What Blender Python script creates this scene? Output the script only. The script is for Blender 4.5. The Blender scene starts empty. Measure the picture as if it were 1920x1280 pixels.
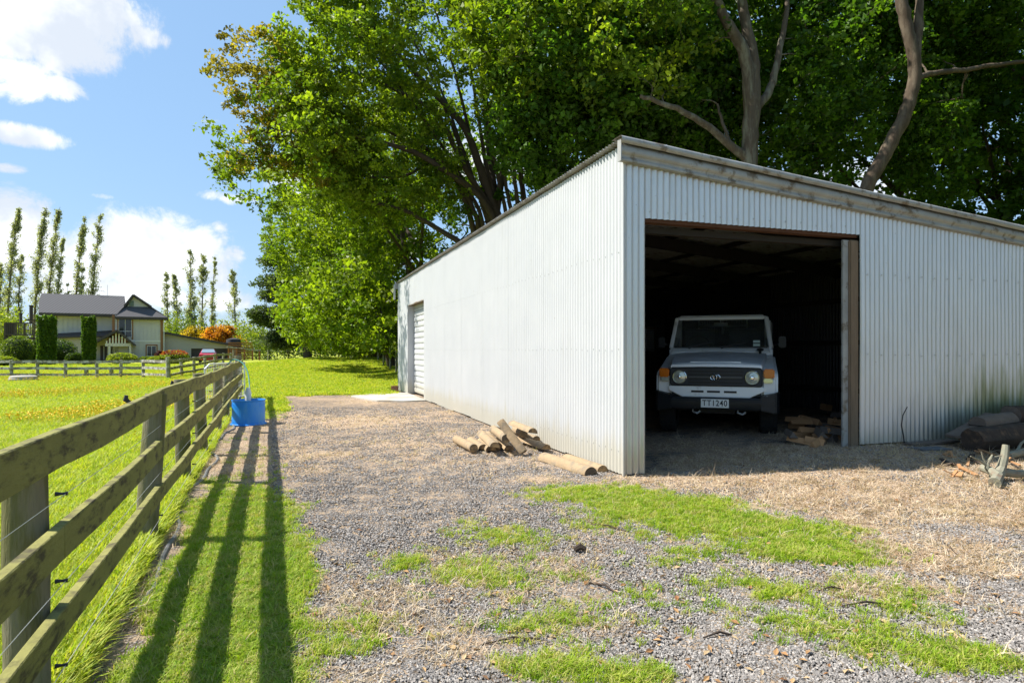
import bpy, bmesh, math, random
import numpy as np
from mathutils import Vector, Matrix
random.seed(7); RNG = np.random.default_rng(11)
S = bpy.context.scene; COL = S.collection
# ------------------------------------------------------------------ camera, sky, sun, exposure
F = 1190.0; CH = 1.37; HY = 655.0
cam_d = bpy.data.cameras.new('camera'); cam = bpy.data.objects.new('camera', cam_d); COL.objects.link(cam)
cam.location = (0, 0, CH); cam.rotation_euler = (math.pi/2, 0, 0)
cam_d.sensor_width = 36; cam_d.lens = F/1920*36; cam_d.shift_y = 15/1920; cam_d.clip_start = .05; cam_d.clip_end = 5000
S.camera = cam
SUN_EL = math.radians(50)
tr = Vector((math.cos(SUN_EL), -.02, -math.sin(SUN_EL))).normalized()
sd = bpy.data.lights.new('sun', 'SUN'); sd.energy = 5.0; sd.angle = math.radians(.53); sd.color = (1, .95, .87)
so = bpy.data.objects.new('sun', sd); COL.objects.link(so); so.rotation_euler = tr.to_track_quat('-Z', 'Y').to_euler(); so.location = (-30, 0, 40)
S.view_settings.view_transform = 'Standard'; S.view_settings.look = 'None'; S.view_settings.gamma = 1; S.view_settings.exposure = 1.08
S.cycles.max_bounces = 6; S.cycles.diffuse_bounces = 3; S.cycles.glossy_bounces = 3; S.cycles.transmission_bounces = 5; S.cycles.transparent_max_bounces = 4
W = bpy.data.worlds.new('World'); S.world = W; W.use_nodes = True
class NT:
    def __init__(s, t): s.t = t; s.n = t.nodes; s.l = t.links
    def node(s, ty, **k):
        n = s.n.new(ty)
        for a, b in k.items():
            if a == 'inp':
                for i, v in b.items(): s.set(n.inputs[i], v)
            else: setattr(n, a, b)
        return n
    def set(s, sock, v):
        if hasattr(v, 'is_output'): s.l.new(v, sock)
        else: sock.default_value = v
    def m(s, op, a, b=0.0, c=None, clamp=False):
        n = s.node('ShaderNodeMath', operation=op, use_clamp=clamp); s.set(n.inputs[0], a); s.set(n.inputs[1], b)
        if c is not None: s.set(n.inputs[2], c)
        return n.outputs[0]
    def noise(s, vec, scale, detail=3, rough=.5, dist=0):
        n = s.node('ShaderNodeTexNoise', inp={'Scale': scale, 'Detail': detail, 'Roughness': rough, 'Distortion': dist})
        if vec is not None: s.l.new(vec, n.inputs['Vector'])
        return n.outputs[0]
    def mix(s, f, a, b, blend='MIX'):
        n = s.node('ShaderNodeMix', data_type='RGBA', blend_type=blend)
        s.set(n.inputs[0], f); s.set(n.inputs[6], a if not isinstance(a, tuple) else (*a[:3], 1)); s.set(n.inputs[7], b if not isinstance(b, tuple) else (*b[:3], 1))
        return n.outputs[2]
    def ss(s, x, lo, hi):
        n = s.node('ShaderNodeMapRange', interpolation_type='SMOOTHSTEP'); s.set(n.inputs[0], x); n.inputs[1].default_value = lo; n.inputs[2].default_value = hi
        return n.outputs[0]
def build_world():
    n = NT(W.node_tree); n.n.clear()
    sky = n.node('ShaderNodeTexSky', sky_type='NISHITA', sun_disc=False, sun_elevation=SUN_EL, sun_rotation=math.radians(-90), air_density=1.2, dust_density=.5, ozone_density=2.5, altitude=100)
    tc = n.node('ShaderNodeTexCoord'); d = tc.outputs['Generated']
    sp = n.node('ShaderNodeSeparateXYZ'); n.l.new(d, sp.inputs[0]); x, y, z = sp.outputs
    az = n.m('ARCTAN2', x, y); el = n.m('ARCSINE', z)
    wob = n.m('SUBTRACT', n.noise(d, 13, 9, .68, .35), .5); wob2 = n.m('SUBTRACT', n.noise(d, 5, 4, .55), .5)
    # clouds at the directions where they stand in the sky: (px, py, rx, ry, softness)
    blobs = [(110,20,165,85,1.15),(150,85,85,62,1.05),(255,65,70,30,.75),(30,150,70,45,1),(100,165,70,26,.9),(15,60,50,60,1),
             (50,255,80,26,1),(20,315,40,13,.8),(30,440,95,88,1.25),(140,490,120,80,1.2),(275,485,150,104,1.4),(370,475,90,36,1.0),(225,540,200,60,1.2),
             (398,228,35,12,.8),(440,372,75,18,.8),(412,425,22,20,.8),(190,368,36,9,.7),(380,560,110,30,.8),(560,330,140,60,.8),(700,470,120,60,1.0),(900,300,170,60,.8),(1500,360,300,70,.9),(1250,150,150,50,.7)]
    tot = None
    for px, py, rx, ry, k in blobs:
        a0 = math.atan2(px-960, F); e0 = math.atan2(HY-py, math.hypot(F, px-960)); sc = F/math.cos(a0)**1.0
        qa = n.m('DIVIDE', n.m('SUBTRACT', az, a0), rx/sc); qe = n.m('DIVIDE', n.m('SUBTRACT', el, e0), ry/sc)
        q = n.m('SUBTRACT', k, n.m('ADD', n.m('MULTIPLY', qa, qa), n.m('MULTIPLY', qe, qe)))
        tot = q if tot is None else n.m('MAXIMUM', tot, q)
    # the same kind of broken cloud all round
    proj = n.node('ShaderNodeCombineXYZ'); den = n.m('ADD', n.m('MAXIMUM', z, 0.0), .12)
    n.set(proj.inputs[0], n.m('DIVIDE', x, den)); n.set(proj.inputs[1], n.m('DIVIDE', y, den))
    gen = n.m('MULTIPLY', n.m('SUBTRACT', n.noise(proj.outputs[0], 1.1, 5, .55), .60), 7.0)
    back = n.ss(y, .55, .30)      # broken cloud beyond the measured ones
    gen = n.m('SUBTRACT', n.m('ADD', gen, 0.0), n.m('MULTIPLY', n.m('SUBTRACT', 1.0, back), 3.0))
    tot = n.m('MAXIMUM', tot, gen); tot = n.m('MAXIMUM', tot, -2.5)
    den_ = n.m('ADD', tot, n.m('ADD', n.m('MULTIPLY', wob, 3.1), n.m('MULTIPLY', wob2, 1.0)))
    mask = n.ss(den_, .16, .86)
    grey = n.ss(n.m('ADD', n.noise(d, 9, 5, .6), n.m('MULTIPLY', den_, .03)), .40, .60)
    ccol = n.mix(grey, (.39, .42, .465), (.55, .56, .57))
    skyc = n.node('ShaderNodeVectorMath', operation='SCALE'); n.l.new(sky.outputs[0], skyc.inputs[0]); skyc.inputs[3].default_value = .078
    lift = n.mix(.62, skyc.outputs[0], (.18, .305, .48))
    fin = n.mix(n.m('MULTIPLY', mask, .93), lift, ccol)
    bg = n.node('ShaderNodeBackground', inp={'Strength': 1.0}); n.l.new(fin, bg.inputs[0])
    o = n.node('ShaderNodeOutputWorld'); n.l.new(bg.outputs[0], o.inputs[0])
build_world()
# ------------------------------------------------------------------ helpers
def P(px, py, Y): return Vector(((px-960)/F*Y, Y, CH-(py-HY)/F*Y))
def G(px, py, h=0.0):
    Y = (CH-h)*F/(py-HY); return Vector(((px-960)/F*Y, Y, h))
def sstep(x, a, b):
    t = np.clip((np.asarray(x, float)-a)/(b-a), 0, 1); return t*t*(3-2*t)
def hsh(i, j, sd=0):
    v = np.sin(i*127.1+j*311.7+sd*74.7)*43758.5453; return v-np.floor(v)
def vnoise(x, y, sd=0):
    x = np.asarray(x, float); y = np.asarray(y, float); i = np.floor(x); j = np.floor(y); u = x-i; v = y-j; u = u*u*(3-2*u); v = v*v*(3-2*v)
    return (hsh(i,j,sd)*(1-u)+hsh(i+1,j,sd)*u)*(1-v)+(hsh(i,j+1,sd)*(1-u)+hsh(i+1,j+1,sd)*u)*v
TH = math.radians(19.1); DX, DY = math.cos(TH), math.sin(TH)
CX, CY = 1.20, 6.80                           # near corner of the shed
def TS(x, y): return (x-CX)*DX+(y-CY)*DY, -(x-CX)*DY+(y-CY)*DX
def SH(t, s, z): return Vector((CX+t*DX-s*DY, CY+t*DY+s*DX, z))
def XF(Y): return -.891-.38*Y                 # driveway fence line
def gz(x, y):
    x = np.asarray(x, float); y = np.asarray(y, float); t, s = TS(x, y)
    z = .17*sstep(t, .3, 3.2)*sstep(s, -3.2, .1)*(1-sstep(t, 14, 24))
    pad = sstep(XF(y)-x, .5, 5)*sstep(y, 12, 33)*(1-sstep(y, 42, 62))
    z = z-.26*pad
    z = z+.75*np.exp(-((x+13.5)/6.5)**2-((y-47)/8)**2)
    z = z+.03*(vnoise(x*.7, y*.7, 3)-.5)*sstep(np.hypot(x, y), 1, 3)
    return z
def gzf(x, y): return float(gz(x, y))
def wm(o):
    m = Matrix.LocRotScale(o.location, o.rotation_euler, o.scale)
    return wm(o.parent) @ m if o.parent else m
def tag(o, label=None, cat=None, group=None, kind=None):
    if label: o['label'] = label
    if cat: o['category'] = cat
    if group: o['group'] = group
    if kind: o['kind'] = kind
    return o
def thing(name, loc, label, cat, group=None, rz=0.0):
    o = bpy.data.objects.new(name, None); COL.objects.link(o); o.location = loc; o.rotation_euler = (0, 0, rz); o.empty_display_size = .2
    return tag(o, label, cat, group)
class MB:
    def __init__(s): s.v = []; s.f = []; s.mi = []; s.cur = 0
    def add(s, vs, fs):
        b = len(s.v); s.v += [tuple(v) for v in vs]; s.f += [tuple(i+b for i in f) for f in fs]; s.mi += [s.cur]*len(fs); return s
    def box(s, a, b):
        x0, y0, z0 = a; x1, y1, z1 = b
        return s.add([(x0,y0,z0),(x1,y0,z0),(x1,y1,z0),(x0,y1,z0),(x0,y0,z1),(x1,y0,z1),(x1,y1,z1),(x0,y1,z1)],
                     [(0,3,2,1),(4,5,6,7),(0,1,5,4),(1,2,6,5),(2,3,7,6),(3,0,4,7)])
    def hexa(s, p8): return s.add(p8, [(0,3,2,1),(4,5,6,7),(0,1,5,4),(1,2,6,5),(2,3,7,6),(3,0,4,7)])
    def bar(s, a, b, w, h, up=(0,0,1)):
        a = Vector(a); b = Vector(b); d = (b-a).normalized(); u = Vector(up)
        r = d.cross(u)
        if r.length < 1e-4: r = d.cross(Vector((1,0,0)))
        r.normalize(); u = r.cross(d); r *= w/2; u *= h/2
        return s.hexa([a-r-u, a+r-u, b+r-u, b-r-u, a-r+u, a+r+u, b+r+u, b-r+u])
    def tube(s, pts, rad, n=8, cap=True, flat=None):
        pts = [Vector(p) for p in pts]
        if not hasattr(rad, '__len__'): rad = [rad]*len(pts)
        r = None; rings = []
        for i, p in enumerate(pts):
            d = (pts[min(i+1, len(pts)-1)]-pts[max(i-1, 0)]).normalized()
            if r is None:
                r = d.cross(Vector((0,0,1)))
                if r.length < .05: r = d.cross(Vector((1,0,0)))
            r = (r-d*r.dot(d)).normalized(); u = r.cross(d)
            rings.append([p+(r*math.cos(k*2*math.pi/n)+u*math.sin(k*2*math.pi/n)*(flat or 1))*rad[i] for k in range(n)])
        vs = [q for R in rings for q in R]; fs = []
        for i in range(len(rings)-1):
            for k in range(n):
                k2 = (k+1) % n; fs.append((i*n+k, i*n+k2, (i+1)*n+k2, (i+1)*n+k))
        if cap: fs.append(tuple(range(n-1, -1, -1))); fs.append(tuple((len(rings)-1)*n+k for k in range(n)))
        return s.add(vs, fs)
    def prism(s, poly, axis, a, b):
        # poly: 2-D points; axis 0 -> (y,z) extruded in x ; 1 -> (x,z) extruded in y ; 2 -> (x,y) extruded in z
        def mk(q, c): return (c, q[0], q[1]) if axis == 0 else ((q[0], c, q[1]) if axis == 1 else (q[0], q[1], c))
        n = len(poly); return s.add([mk(q, a) for q in poly]+[mk(q, b) for q in poly], [tuple(range(n)), tuple(range(2*n-1, n-1, -1))]+[(i, n+i, n+(i+1) % n, (i+1) % n) for i in range(n)])
    def lathe(s, prof, c=(0,0,0), n=24, axis=2):
        vs = []; fs = []; m = len(prof)
        for k in range(n):
            a = 2*math.pi*k/n
            for r, z in prof:
                q = (r*math.cos(a), r*math.sin(a), z)
                if axis == 0: q = (q[2], q[0], q[1])
                if axis == 1: q = (q[0], q[2], q[1])
                vs.append((q[0]+c[0], q[1]+c[1], q[2]+c[2]))
        for k in range(n):
            k2 = (k+1) % n
            for i in range(m-1): fs.append((k*m+i, k2*m+i, k2*m+i+1, k*m+i+1))
        return s.add(vs, fs)
    def build(s, name, mat, parent=None, smooth=False, world=True, bevel=0, seg=2, origin=None, recalc=True):
        me = bpy.data.meshes.new(name); v = s.v
        o = bpy.data.objects.new(name, me); COL.objects.link(o)
        if parent is not None:
            o.parent = parent
            if world: mi = wm(parent).inverted(); v = [mi @ Vector(p) for p in v]
        elif world:
            A = np.array(v); c = origin or ((A[:,0].min()+A[:,0].max())/2, (A[:,1].min()+A[:,1].max())/2, A[:,2].min()); o.location = c
            v = [(p[0]-c[0], p[1]-c[1], p[2]-c[2]) for p in v]
        me.from_pydata([tuple(p) for p in v], [], s.f)
        for m in (mat if isinstance(mat, (list, tuple)) else [mat]): me.materials.append(m)
        if isinstance(mat, (list, tuple)): me.polygons.foreach_set('material_index', s.mi)
        bm = bmesh.new(); bm.from_mesh(me)
        if recalc: bmesh.ops.recalc_face_normals(bm, faces=bm.faces)
        if bevel:
            es = [e for e in bm.edges if len(e.link_faces) == 2 and e.calc_face_angle(0) > .5]
            bmesh.ops.bevel(bm, geom=es, offset=bevel, segments=seg, affect='EDGES', clamp_overlap=True)
        bm.to_mesh(me); bm.free()
        if smooth or bevel:
            me.polygons.foreach_set('use_smooth', [True]*len(me.polygons))
            try: me.set_sharp_from_angle(angle=math.radians(35))
            except Exception: pass
        return o
def raw(name, v, f4, mat, parent=None, cols=None, smooth=False):
    """fast mesh of quads from arrays; v (N,3) world, f4 (M,4)"""
    me = bpy.data.meshes.new(name); o = bpy.data.objects.new(name, me); COL.objects.link(o)
    v = np.asarray(v, float)
    if parent is not None:
        o.parent = parent; mi = np.array(wm(parent).inverted()); v = v @ mi[:3,:3].T+mi[:3,3]
    k = f4.shape[1]
    me.vertices.add(len(v)); me.vertices.foreach_set('co', v.astype(np.float32).ravel())
    me.loops.add(f4.size); me.loops.foreach_set('vertex_index', f4.astype(np.int32).ravel())
    me.polygons.add(len(f4)); me.polygons.foreach_set('loop_start', (np.arange(len(f4))*k).astype(np.int32))
    if smooth: me.polygons.foreach_set('use_smooth', [True]*len(f4))
    me.update(calc_edges=True)
    if cols is not None:
        a = me.attributes.new('tint', 'FLOAT_COLOR', 'POINT'); a.data.foreach_set('color', np.c_[cols, np.ones(len(cols))].astype(np.float32).ravel())
    me.materials.append(mat); return o
# ------------------------------------------------------------------ materials
def mat(name, col, rough=.7, var=.25, scale=6, bump=0, bscale=40, metal=0, second=None, s2=2.0, cut=(.45,.65), stretch=None, spec=.3, coat=0, emit=None, alpha=None, trans=0):
    m = bpy.data.materials.new(name); m.use_nodes = True; n = NT(m.node_tree); b = n.n['Principled BSDF']
    tc = n.node('ShaderNodeTexCoord').outputs['Object']
    if stretch:
        mp = n.node('ShaderNodeMapping'); mp.inputs['Scale'].default_value = stretch; n.l.new(tc, mp.inputs[0]); tc = mp.outputs[0]
    nz = n.noise(tc, scale, 4, .6)
    c = n.mix(nz, tuple(max(0, v*(1-var)) for v in col), tuple(min(1, v*(1+var)) for v in col))
    if second: c = n.mix(n.ss(n.noise(tc, s2, 4, .65), *cut), c, second)
    n.l.new(c, b.inputs['Base Color']); b.inputs['Roughness'].default_value = rough; b.inputs['Metallic'].default_value = metal
    b.inputs['Specular IOR Level'].default_value = spec; b.inputs['Coat Weight'].default_value = coat
    if trans: b.inputs['Transmission Weight'].default_value = trans
    if bump:
        bp = n.node('ShaderNodeBump', inp={'Strength': bump, 'Distance': .01}); n.l.new(n.noise(tc, bscale, 4, .6), bp.inputs['Height']); n.l.new(bp.outputs[0], b.inputs['Normal'])
    return m
def leafmat(name, transl=.47, rough=.5, gain=1.0, inst=None):
    m = bpy.data.materials.new(name); m.use_nodes = True; n = NT(m.node_tree); b = n.n['Principled BSDF']; out = n.n['Material Output']
    if inst:
        r = n.node('ShaderNodeObjectInfo').outputs['Random']; rp = n.node('ShaderNodeValToRGB'); n.l.new(r, rp.inputs[0]); el = rp.color_ramp.elements
        while len(el) < len(inst): el.new(.5)
        for i, c in enumerate(inst): el[i].position = i/(len(inst)-1); el[i].color = (*c, 1)
        c = rp.outputs[0]
    else: c = n.node('ShaderNodeAttribute', attribute_name='tint').outputs['Color']
    n.l.new(c, b.inputs['Base Color']); b.inputs['Roughness'].default_value = rough; b.inputs['Specular IOR Level'].default_value = .25
    t = n.node('ShaderNodeBsdfTranslucent'); n.l.new(n.mix(1.0, c, (1.55, 1.65, .5), 'MULTIPLY'), t.inputs[0])
    mx = n.node('ShaderNodeMixShader'); mx.inputs[0].default_value = transl; n.l.new(b.outputs[0], mx.inputs[1]); n.l.new(t.outputs[0], mx.inputs[2]); n.l.new(mx.outputs[0], out.inputs[0])
    return m
MT = {}
MT['leaf'] = leafmat('leaf')
MT['bark'] = mat('bark', (.085,.066,.047), .9, .55, 5, 1.0, 24, second=(.165,.155,.115), s2=1.5, stretch=(3,3,.7))
MT['bark_brown'] = mat('bark_brown', (.070,.050,.033), .95, .5, 5, 1.0, 24, second=(.115,.09,.062), s2=1.8, stretch=(3,3,.7))
MT['bark_dark'] = mat('bark_dark', (.075,.058,.045), .95, .4, 3, .8, 18, stretch=(3,3,.7))
MT['galv'] = mat('galvanised', (.33,.33,.315), .55, .35, 4, .1, 30, second=(.16,.13,.095), s2=6, cut=(.52,.68), metal=.3)
MT['timber'] = mat('old_timber', (.18,.13,.085), .85, .4, 5, .5, 40, stretch=(6,6,.8))
MT['redwood'] = mat('stained_beam', (.10,.045,.026), .8, .4, 5, .4, 30)
MT['dark'] = mat('dark_metal', (.03,.03,.03), .6, .3)
MT['concrete'] = mat('concrete', (.40,.38,.34), .9, .15, 3, .4, 40, second=(.30,.265,.22), s2=1.2)
def wallmat(name, algae=False):
    m = bpy.data.materials.new(name); m.use_nodes = True; n = NT(m.node_tree); b = n.n['Principled BSDF']
    g = n.node('ShaderNodeNewGeometry').outputs['Position']; sp = n.node('ShaderNodeSeparateXYZ'); n.l.new(g, sp.inputs[0])
    mp = n.node('ShaderNodeMapping'); mp.inputs['Scale'].default_value = (1,1,.12); n.l.new(g, mp.inputs[0])
    streak = n.noise(mp.outputs[0], 9, 4, .6); blot = n.noise(g, 1.6, 4, .6)
    c = n.mix(blot, (.56,.565,.565), (.63,.635,.63)) if algae else n.mix(blot, (.425,.436,.445), (.50,.505,.505))
    c = n.mix(n.m('MULTIPLY', n.ss(streak, .52, .75), .30), c, (.40,.40,.38))
    low = n.m('MULTIPLY', n.ss(n.m('ADD', sp.outputs[2], n.m('MULTIPLY', streak, -.55)), .25, -.12), .7)
    c = n.mix(low, c, (.42,.39,.30))
    spots = n.ss(n.noise(g, 34, 2, .5), .74, .78); c = n.mix(n.m('MULTIPLY', spots, .6), c, (.30,.22,.15))
    if algae:
        a = n.m('MULTIPLY', n.ss(sp.outputs[0], 5.0, 6.6), n.ss(n.m('ADD', sp.outputs[2], n.m('MULTIPLY', streak, -1.6)), .5, -.35))
        c = n.mix(n.m('MULTIPLY', a, .85), c, (.16,.19,.05))
        a2 = n.m('MULTIPLY', n.ss(sp.outputs[0], 4.4, 5.6), n.ss(n.m('ADD', sp.outputs[2], n.m('MULTIPLY', streak, -1.3)), .25, -.3)); c = n.mix(n.m('MULTIPLY', a2, .3), c, (.09,.09,.07))
    c = n.mix(n.node('ShaderNodeNewGeometry').outputs['Backfacing'], c, (.04,.039,.036))   # unpainted inner face, interior shade darkened into its colour
    n.l.new(c, b.inputs['Base Color']); b.inputs['Roughness'].default_value = .36; b.inputs['Specular IOR Level'].default_value = .5
    if algae: b.inputs['Metallic'].default_value = .5
    bp = n.node('ShaderNodeBump', inp={'Strength': .12, 'Distance': .02}); n.l.new(n.noise(g, 3, 3), bp.inputs['Height']); n.l.new(bp.outputs[0], b.inputs['Normal'])
    return m
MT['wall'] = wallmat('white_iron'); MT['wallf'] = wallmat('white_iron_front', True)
# ------------------------------------------------------------------ ground cover masks
GREEN = [(760,1055,.17,.13,1),(880,1075,.36,.25,.95),(960,1005,.4,.35,.7),(870,990,.25,.25,.6),(1000,1165,.3,.14,.9),(1075,1245,.34,.12,.95),(960,1240,.16,.1,.8),(1180,1265,.3,.1,.7),(930,1070,.8,.65,.36),(1090,1200,.6,.3,.38),(1480,1110,.9,.45,.44),(640,1180,.3,.35,.5),(1300,1000,.9,.4,.5),
         (1110,928,.55,.33,1.1),(1250,950,.6,.36,1.25),(1400,985,.6,.32,1.25),(1520,1030,.42,.26,1.2),(1330,1040,.5,.25,.75),(1440,1110,.45,.22,.75),(1530,1180,.5,.2,.65),(1650,1215,.4,.18,.6),(1790,1235,.34,.14,.9),(1100,985,.3,.2,.55),
         (540,950,.2,.2,.7),(1740,830,.30,.22,1.2),(1700,1150,.3,.2,.4)]
STRAW = [(1300,905,1.2,.5,1.2),(1600,930,1.3,.6,1.4),(1850,960,1.2,.7,1.4),(1750,1040,.9,.5,.9),(680,790,1.3,1.2,.9),(800,830,.8,.7,.6),(620,850,.6,.6,.8),(430,860,.8,.9,.9),(1450,1000,.9,.5,.6),(1650,1110,.7,.4,.7),(700,950,.4,.3,.45),(300,1010,.25,.5,.9),(760,900,.6,.5,.6),(900,905,.5,.4,.5),(1000,900,.5,.35,.8),(1200,1080,.35,.3,.4),(250,1130,.2,.5,.9)]
GREEN = [(a, b, c*(1.15 if i < 8 else 1.3), d*(1.15 if i < 8 else 1.3), e*(.78 if i < 8 or i > 16 and i < 22 else 1)) for i, (a, b, c, d, e) in enumerate(GREEN)]; GW = [(a, b, c*1.5, d*1.5, 1) for a, b, c, d, e in GREEN]
def blobsum(L, x, y):
    o = np.zeros_like(x)
    for px, py, rx, ry, a in L:
        c = G(px, py); o = np.maximum(o, a*np.exp(-(((x-c.x)/rx)**2+((y-c.y)/ry)**2)*.9))
    return o
SLEN = 15.25
def masks(x, y):
    x = np.asarray(x, float); y = np.asarray(y, float); t, s = TS(x, y); d = x-XF(y)
    wob = vnoise(x*2.1, y*2.1, 5)*.6+vnoise(x*5.3, y*5.3, 6)*.4-.5
    wob2 = vnoise(x*.8, y*.8, 8)*.5+vnoise(x*3.1, y*3.1, 9)*.5-.5
    g = blobsum(GREEN, x, y)
    dw = d+wob*.45; strip = sstep(dw, .12, .4)*(1-sstep(dw, .88, 1.30))*(1-.62*sstep(y, 4.9, 6.8))*(1-.5*sstep(y, 8, 10))
    g = np.maximum(g, strip)
    pad = sstep(-d, -.12, .12); g = np.maximum(g, pad*1.2)
    farl = sstep(y+.5*wob2*4, 18.0, 20.0)*(1-sstep(s, -99, -98)*0)*1.2
    farl = np.where((s > -1) & (t > -.1) & (s < SLEN+1), 0, farl); g = np.maximum(g, farl)
    lft = sstep(y, 11.5, 13.5)*(1-sstep(d, .7, 1.6))*1.0; g = np.maximum(g, lft)
    rgt = sstep(t, 8.5, 10)*.8; g = np.maximum(g, rgt)
    fn = vnoise(x*11, y*11, 15)-.5
    full = np.maximum(np.maximum(pad, farl > .5), strip*.30); nz = .38*vnoise(x*2.3, y*2.3, 16)+.36*vnoise(x*6.5, y*6.5, 17)+.34*vnoise(x*15, y*15, 18)
    gb = np.maximum(g, .09); gr = np.clip(full*gb+(1-full)*gb*(.05+1.75*nz**1.25*1.25)+wob*.2, 0, 1.3)
    st = blobsum(STRAW, x, y); st = np.maximum(st, sstep(t, .3, 1)*sstep(s, -3.4, -2.0)*(1-sstep(s, .2, 1.2)))
    st = np.maximum(st, .27+.28*sstep(y, 5.2, 8.5))
    st = np.maximum(st, .48*np.clip(blobsum(GW, x, y), 0, 1)); st = np.clip(st+wob2*.8, 0, 1.3)
    return gr, st
def make_ground():
    def axis(lo, a, b, hi, st, k):
        c = list(np.arange(a, b+1e-6, st)); d = st
        while c[-1] < hi: d *= k; c.append(c[-1]+d)
        d = st; L = [c[0]]
        while L[-1] > lo: d *= k; L.append(L[-1]-d)
        return np.array(sorted(set(L[1:]))+c)
    xs = axis(-900, -5.5, 7.5, 900, .085, 1.075); ys = axis(-60, 1.4, 13, 1500, .085, 1.06)
    X, Y = np.meshgrid(xs, ys); Z = gz(X, Y); gr, st = masks(X, Y)
    Z = Z+(vnoise(X*6, Y*6, 21)-.5)*.018*(np.hypot(X, Y) < 16)
    v = np.stack([X, Y, Z], -1).reshape(-1, 3); nx = len(xs); ny = len(ys)
    i = (np.arange(ny-1)[:,None]*nx+np.arange(nx-1)[None,:]).ravel(); f = np.stack([i, i+1, i+1+nx, i+nx], 1)
    m = bpy.data.materials.new('ground_mix'); m.use_nodes = True; n = NT(m.node_tree); b = n.n['Principled BSDF']
    p = n.node('ShaderNodeNewGeometry').outputs['Position']
    ga = n.node('ShaderNodeAttribute', attribute_name='grass').outputs['Fac']; sa = n.node('ShaderNodeAttribute', attribute_name='straw').outputs['Fac']
    sp = n.node('ShaderNodeSeparateXYZ'); n.l.new(p, sp.inputs[0])
    vo = n.node('ShaderNodeTexVoronoi', inp={'Scale': 58.0}); n.l.new(p, vo.inputs['Vector'])
    vs = n.node('ShaderNodeSeparateColor'); n.l.new(vo.outputs['Color'], vs.inputs[0])
    peb = n.mix(vs.outputs[0], (.155,.14,.125), (.35,.32,.29)); peb = n.mix(n.ss(vo.outputs['Distance'], .35, .62), peb, (.10,.075,.055))
    fine = n.noise(p, 55, 4, .7); mid = n.noise(p, 9, 4, .6); big = n.noise(p, .35, 4, .6)
    soil = n.mix(mid, (.22,.16,.11), (.38,.29,.20)); peb = n.mix(n.ss(mid, .42, .60), peb, soil)
    mps = n.node('ShaderNodeMapping'); mps.inputs['Scale'].default_value = (1, .35, 1); mps.inputs['Rotation'].default_value = (0,0,.6); n.l.new(p, mps.inputs[0])
    fib = n.noise(mps.outputs[0], 70, 4, .75, .8)
    straw = n.mix(n.ss(fib, .35, .68), (.20,.13,.08), (.58,.45,.32))
    c = n.mix(n.ss(n.m('ADD', sa, n.m('MULTIPLY', n.m('SUBTRACT', fine, .5), 1.1)), .42, .72), peb, straw)
    grass_near = n.mix(n.ss(fine, .35, .65), (.17,.18,.03), (.33,.35,.06))
    grass_far = n.mix(n.ss(n.m('ADD', n.m('MULTIPLY', big, .8), n.m('MULTIPLY', n.noise(p, 2.5, 5, .7), .5)), .5, .85), (.24,.30,.025), (.38,.37,.055))
    gcol = n.mix(n.ss(sp.outputs[1], 6, 16), grass_near, grass_far)
    c = n.mix(n.ss(n.m('ADD', ga, n.m('MULTIPLY', n.m('SUBTRACT', fine, .5), .7)), .38, .7), c, gcol)
    n.l.new(c, b.inputs['Base Color']); b.inputs['Roughness'].default_value = .95; b.inputs['Specular IOR Level'].default_value = .1
    hgt = n.m('ADD', n.m('MULTIPLY', n.ss(vo.outputs['Distance'], .6, .1), .6), n.m('ADD', n.m('MULTIPLY', fine, .6), n.m('MULTIPLY', fib, .5)))
    bp = n.node('ShaderNodeBump', inp={'Strength': .9, 'Distance': .016}); n.l.new(hgt, bp.inputs['Height']); n.l.new(bp.outputs[0], b.inputs['Normal'])
    o = raw('ground', v, f, m, smooth=True); o['kind'] = 'structure'
    for nm, A in (('grass', gr), ('straw', st)):
        a = o.data.attributes.new(nm, 'FLOAT', 'POINT'); a.data.foreach_set('value', A.ravel().astype(np.float32))
make_ground()
# ------------------------------------------------------------------ shed
SW, SL, ZH, FALL = 6.6, 15.25, 3.56, .089
def ztop(t): return ZH-FALL*t
def sheet(shed, name, a, b, along, z0, z1f, off, normal, m, k=10, pitch=.0762, amp=.0105, bow=0, flip=False):
    """corrugated sheet: along(u, o) -> world xy for distance u and outward offset o"""
    nw = max(4, int(round((b-a)/pitch*k))); mb = MB(); vs = []; rows = 4
    for i in range(nw+1):
        u = a+(b-a)*i/nw; o = off+amp*math.cos(2*math.pi*u/pitch)
        for j in range(rows+1):
            zz = z0+(z1f(u)-z0)*j/rows; q = along(u, o+bow*math.sin(3.1*u+2*zz)+.002*math.sin(7*u+zz*3)); vs.append((q.x, q.y, zz))
    R = rows+1; fs = [(i*R+j, (i+1)*R+j, (i+1)*R+j+1, i*R+j+1) for i in range(nw) for j in range(rows)]
    fs = [f[::-1] for f in fs] if flip else fs; mb.add(vs, fs); return mb.build(name, m, shed, smooth=True, recalc=False)
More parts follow.
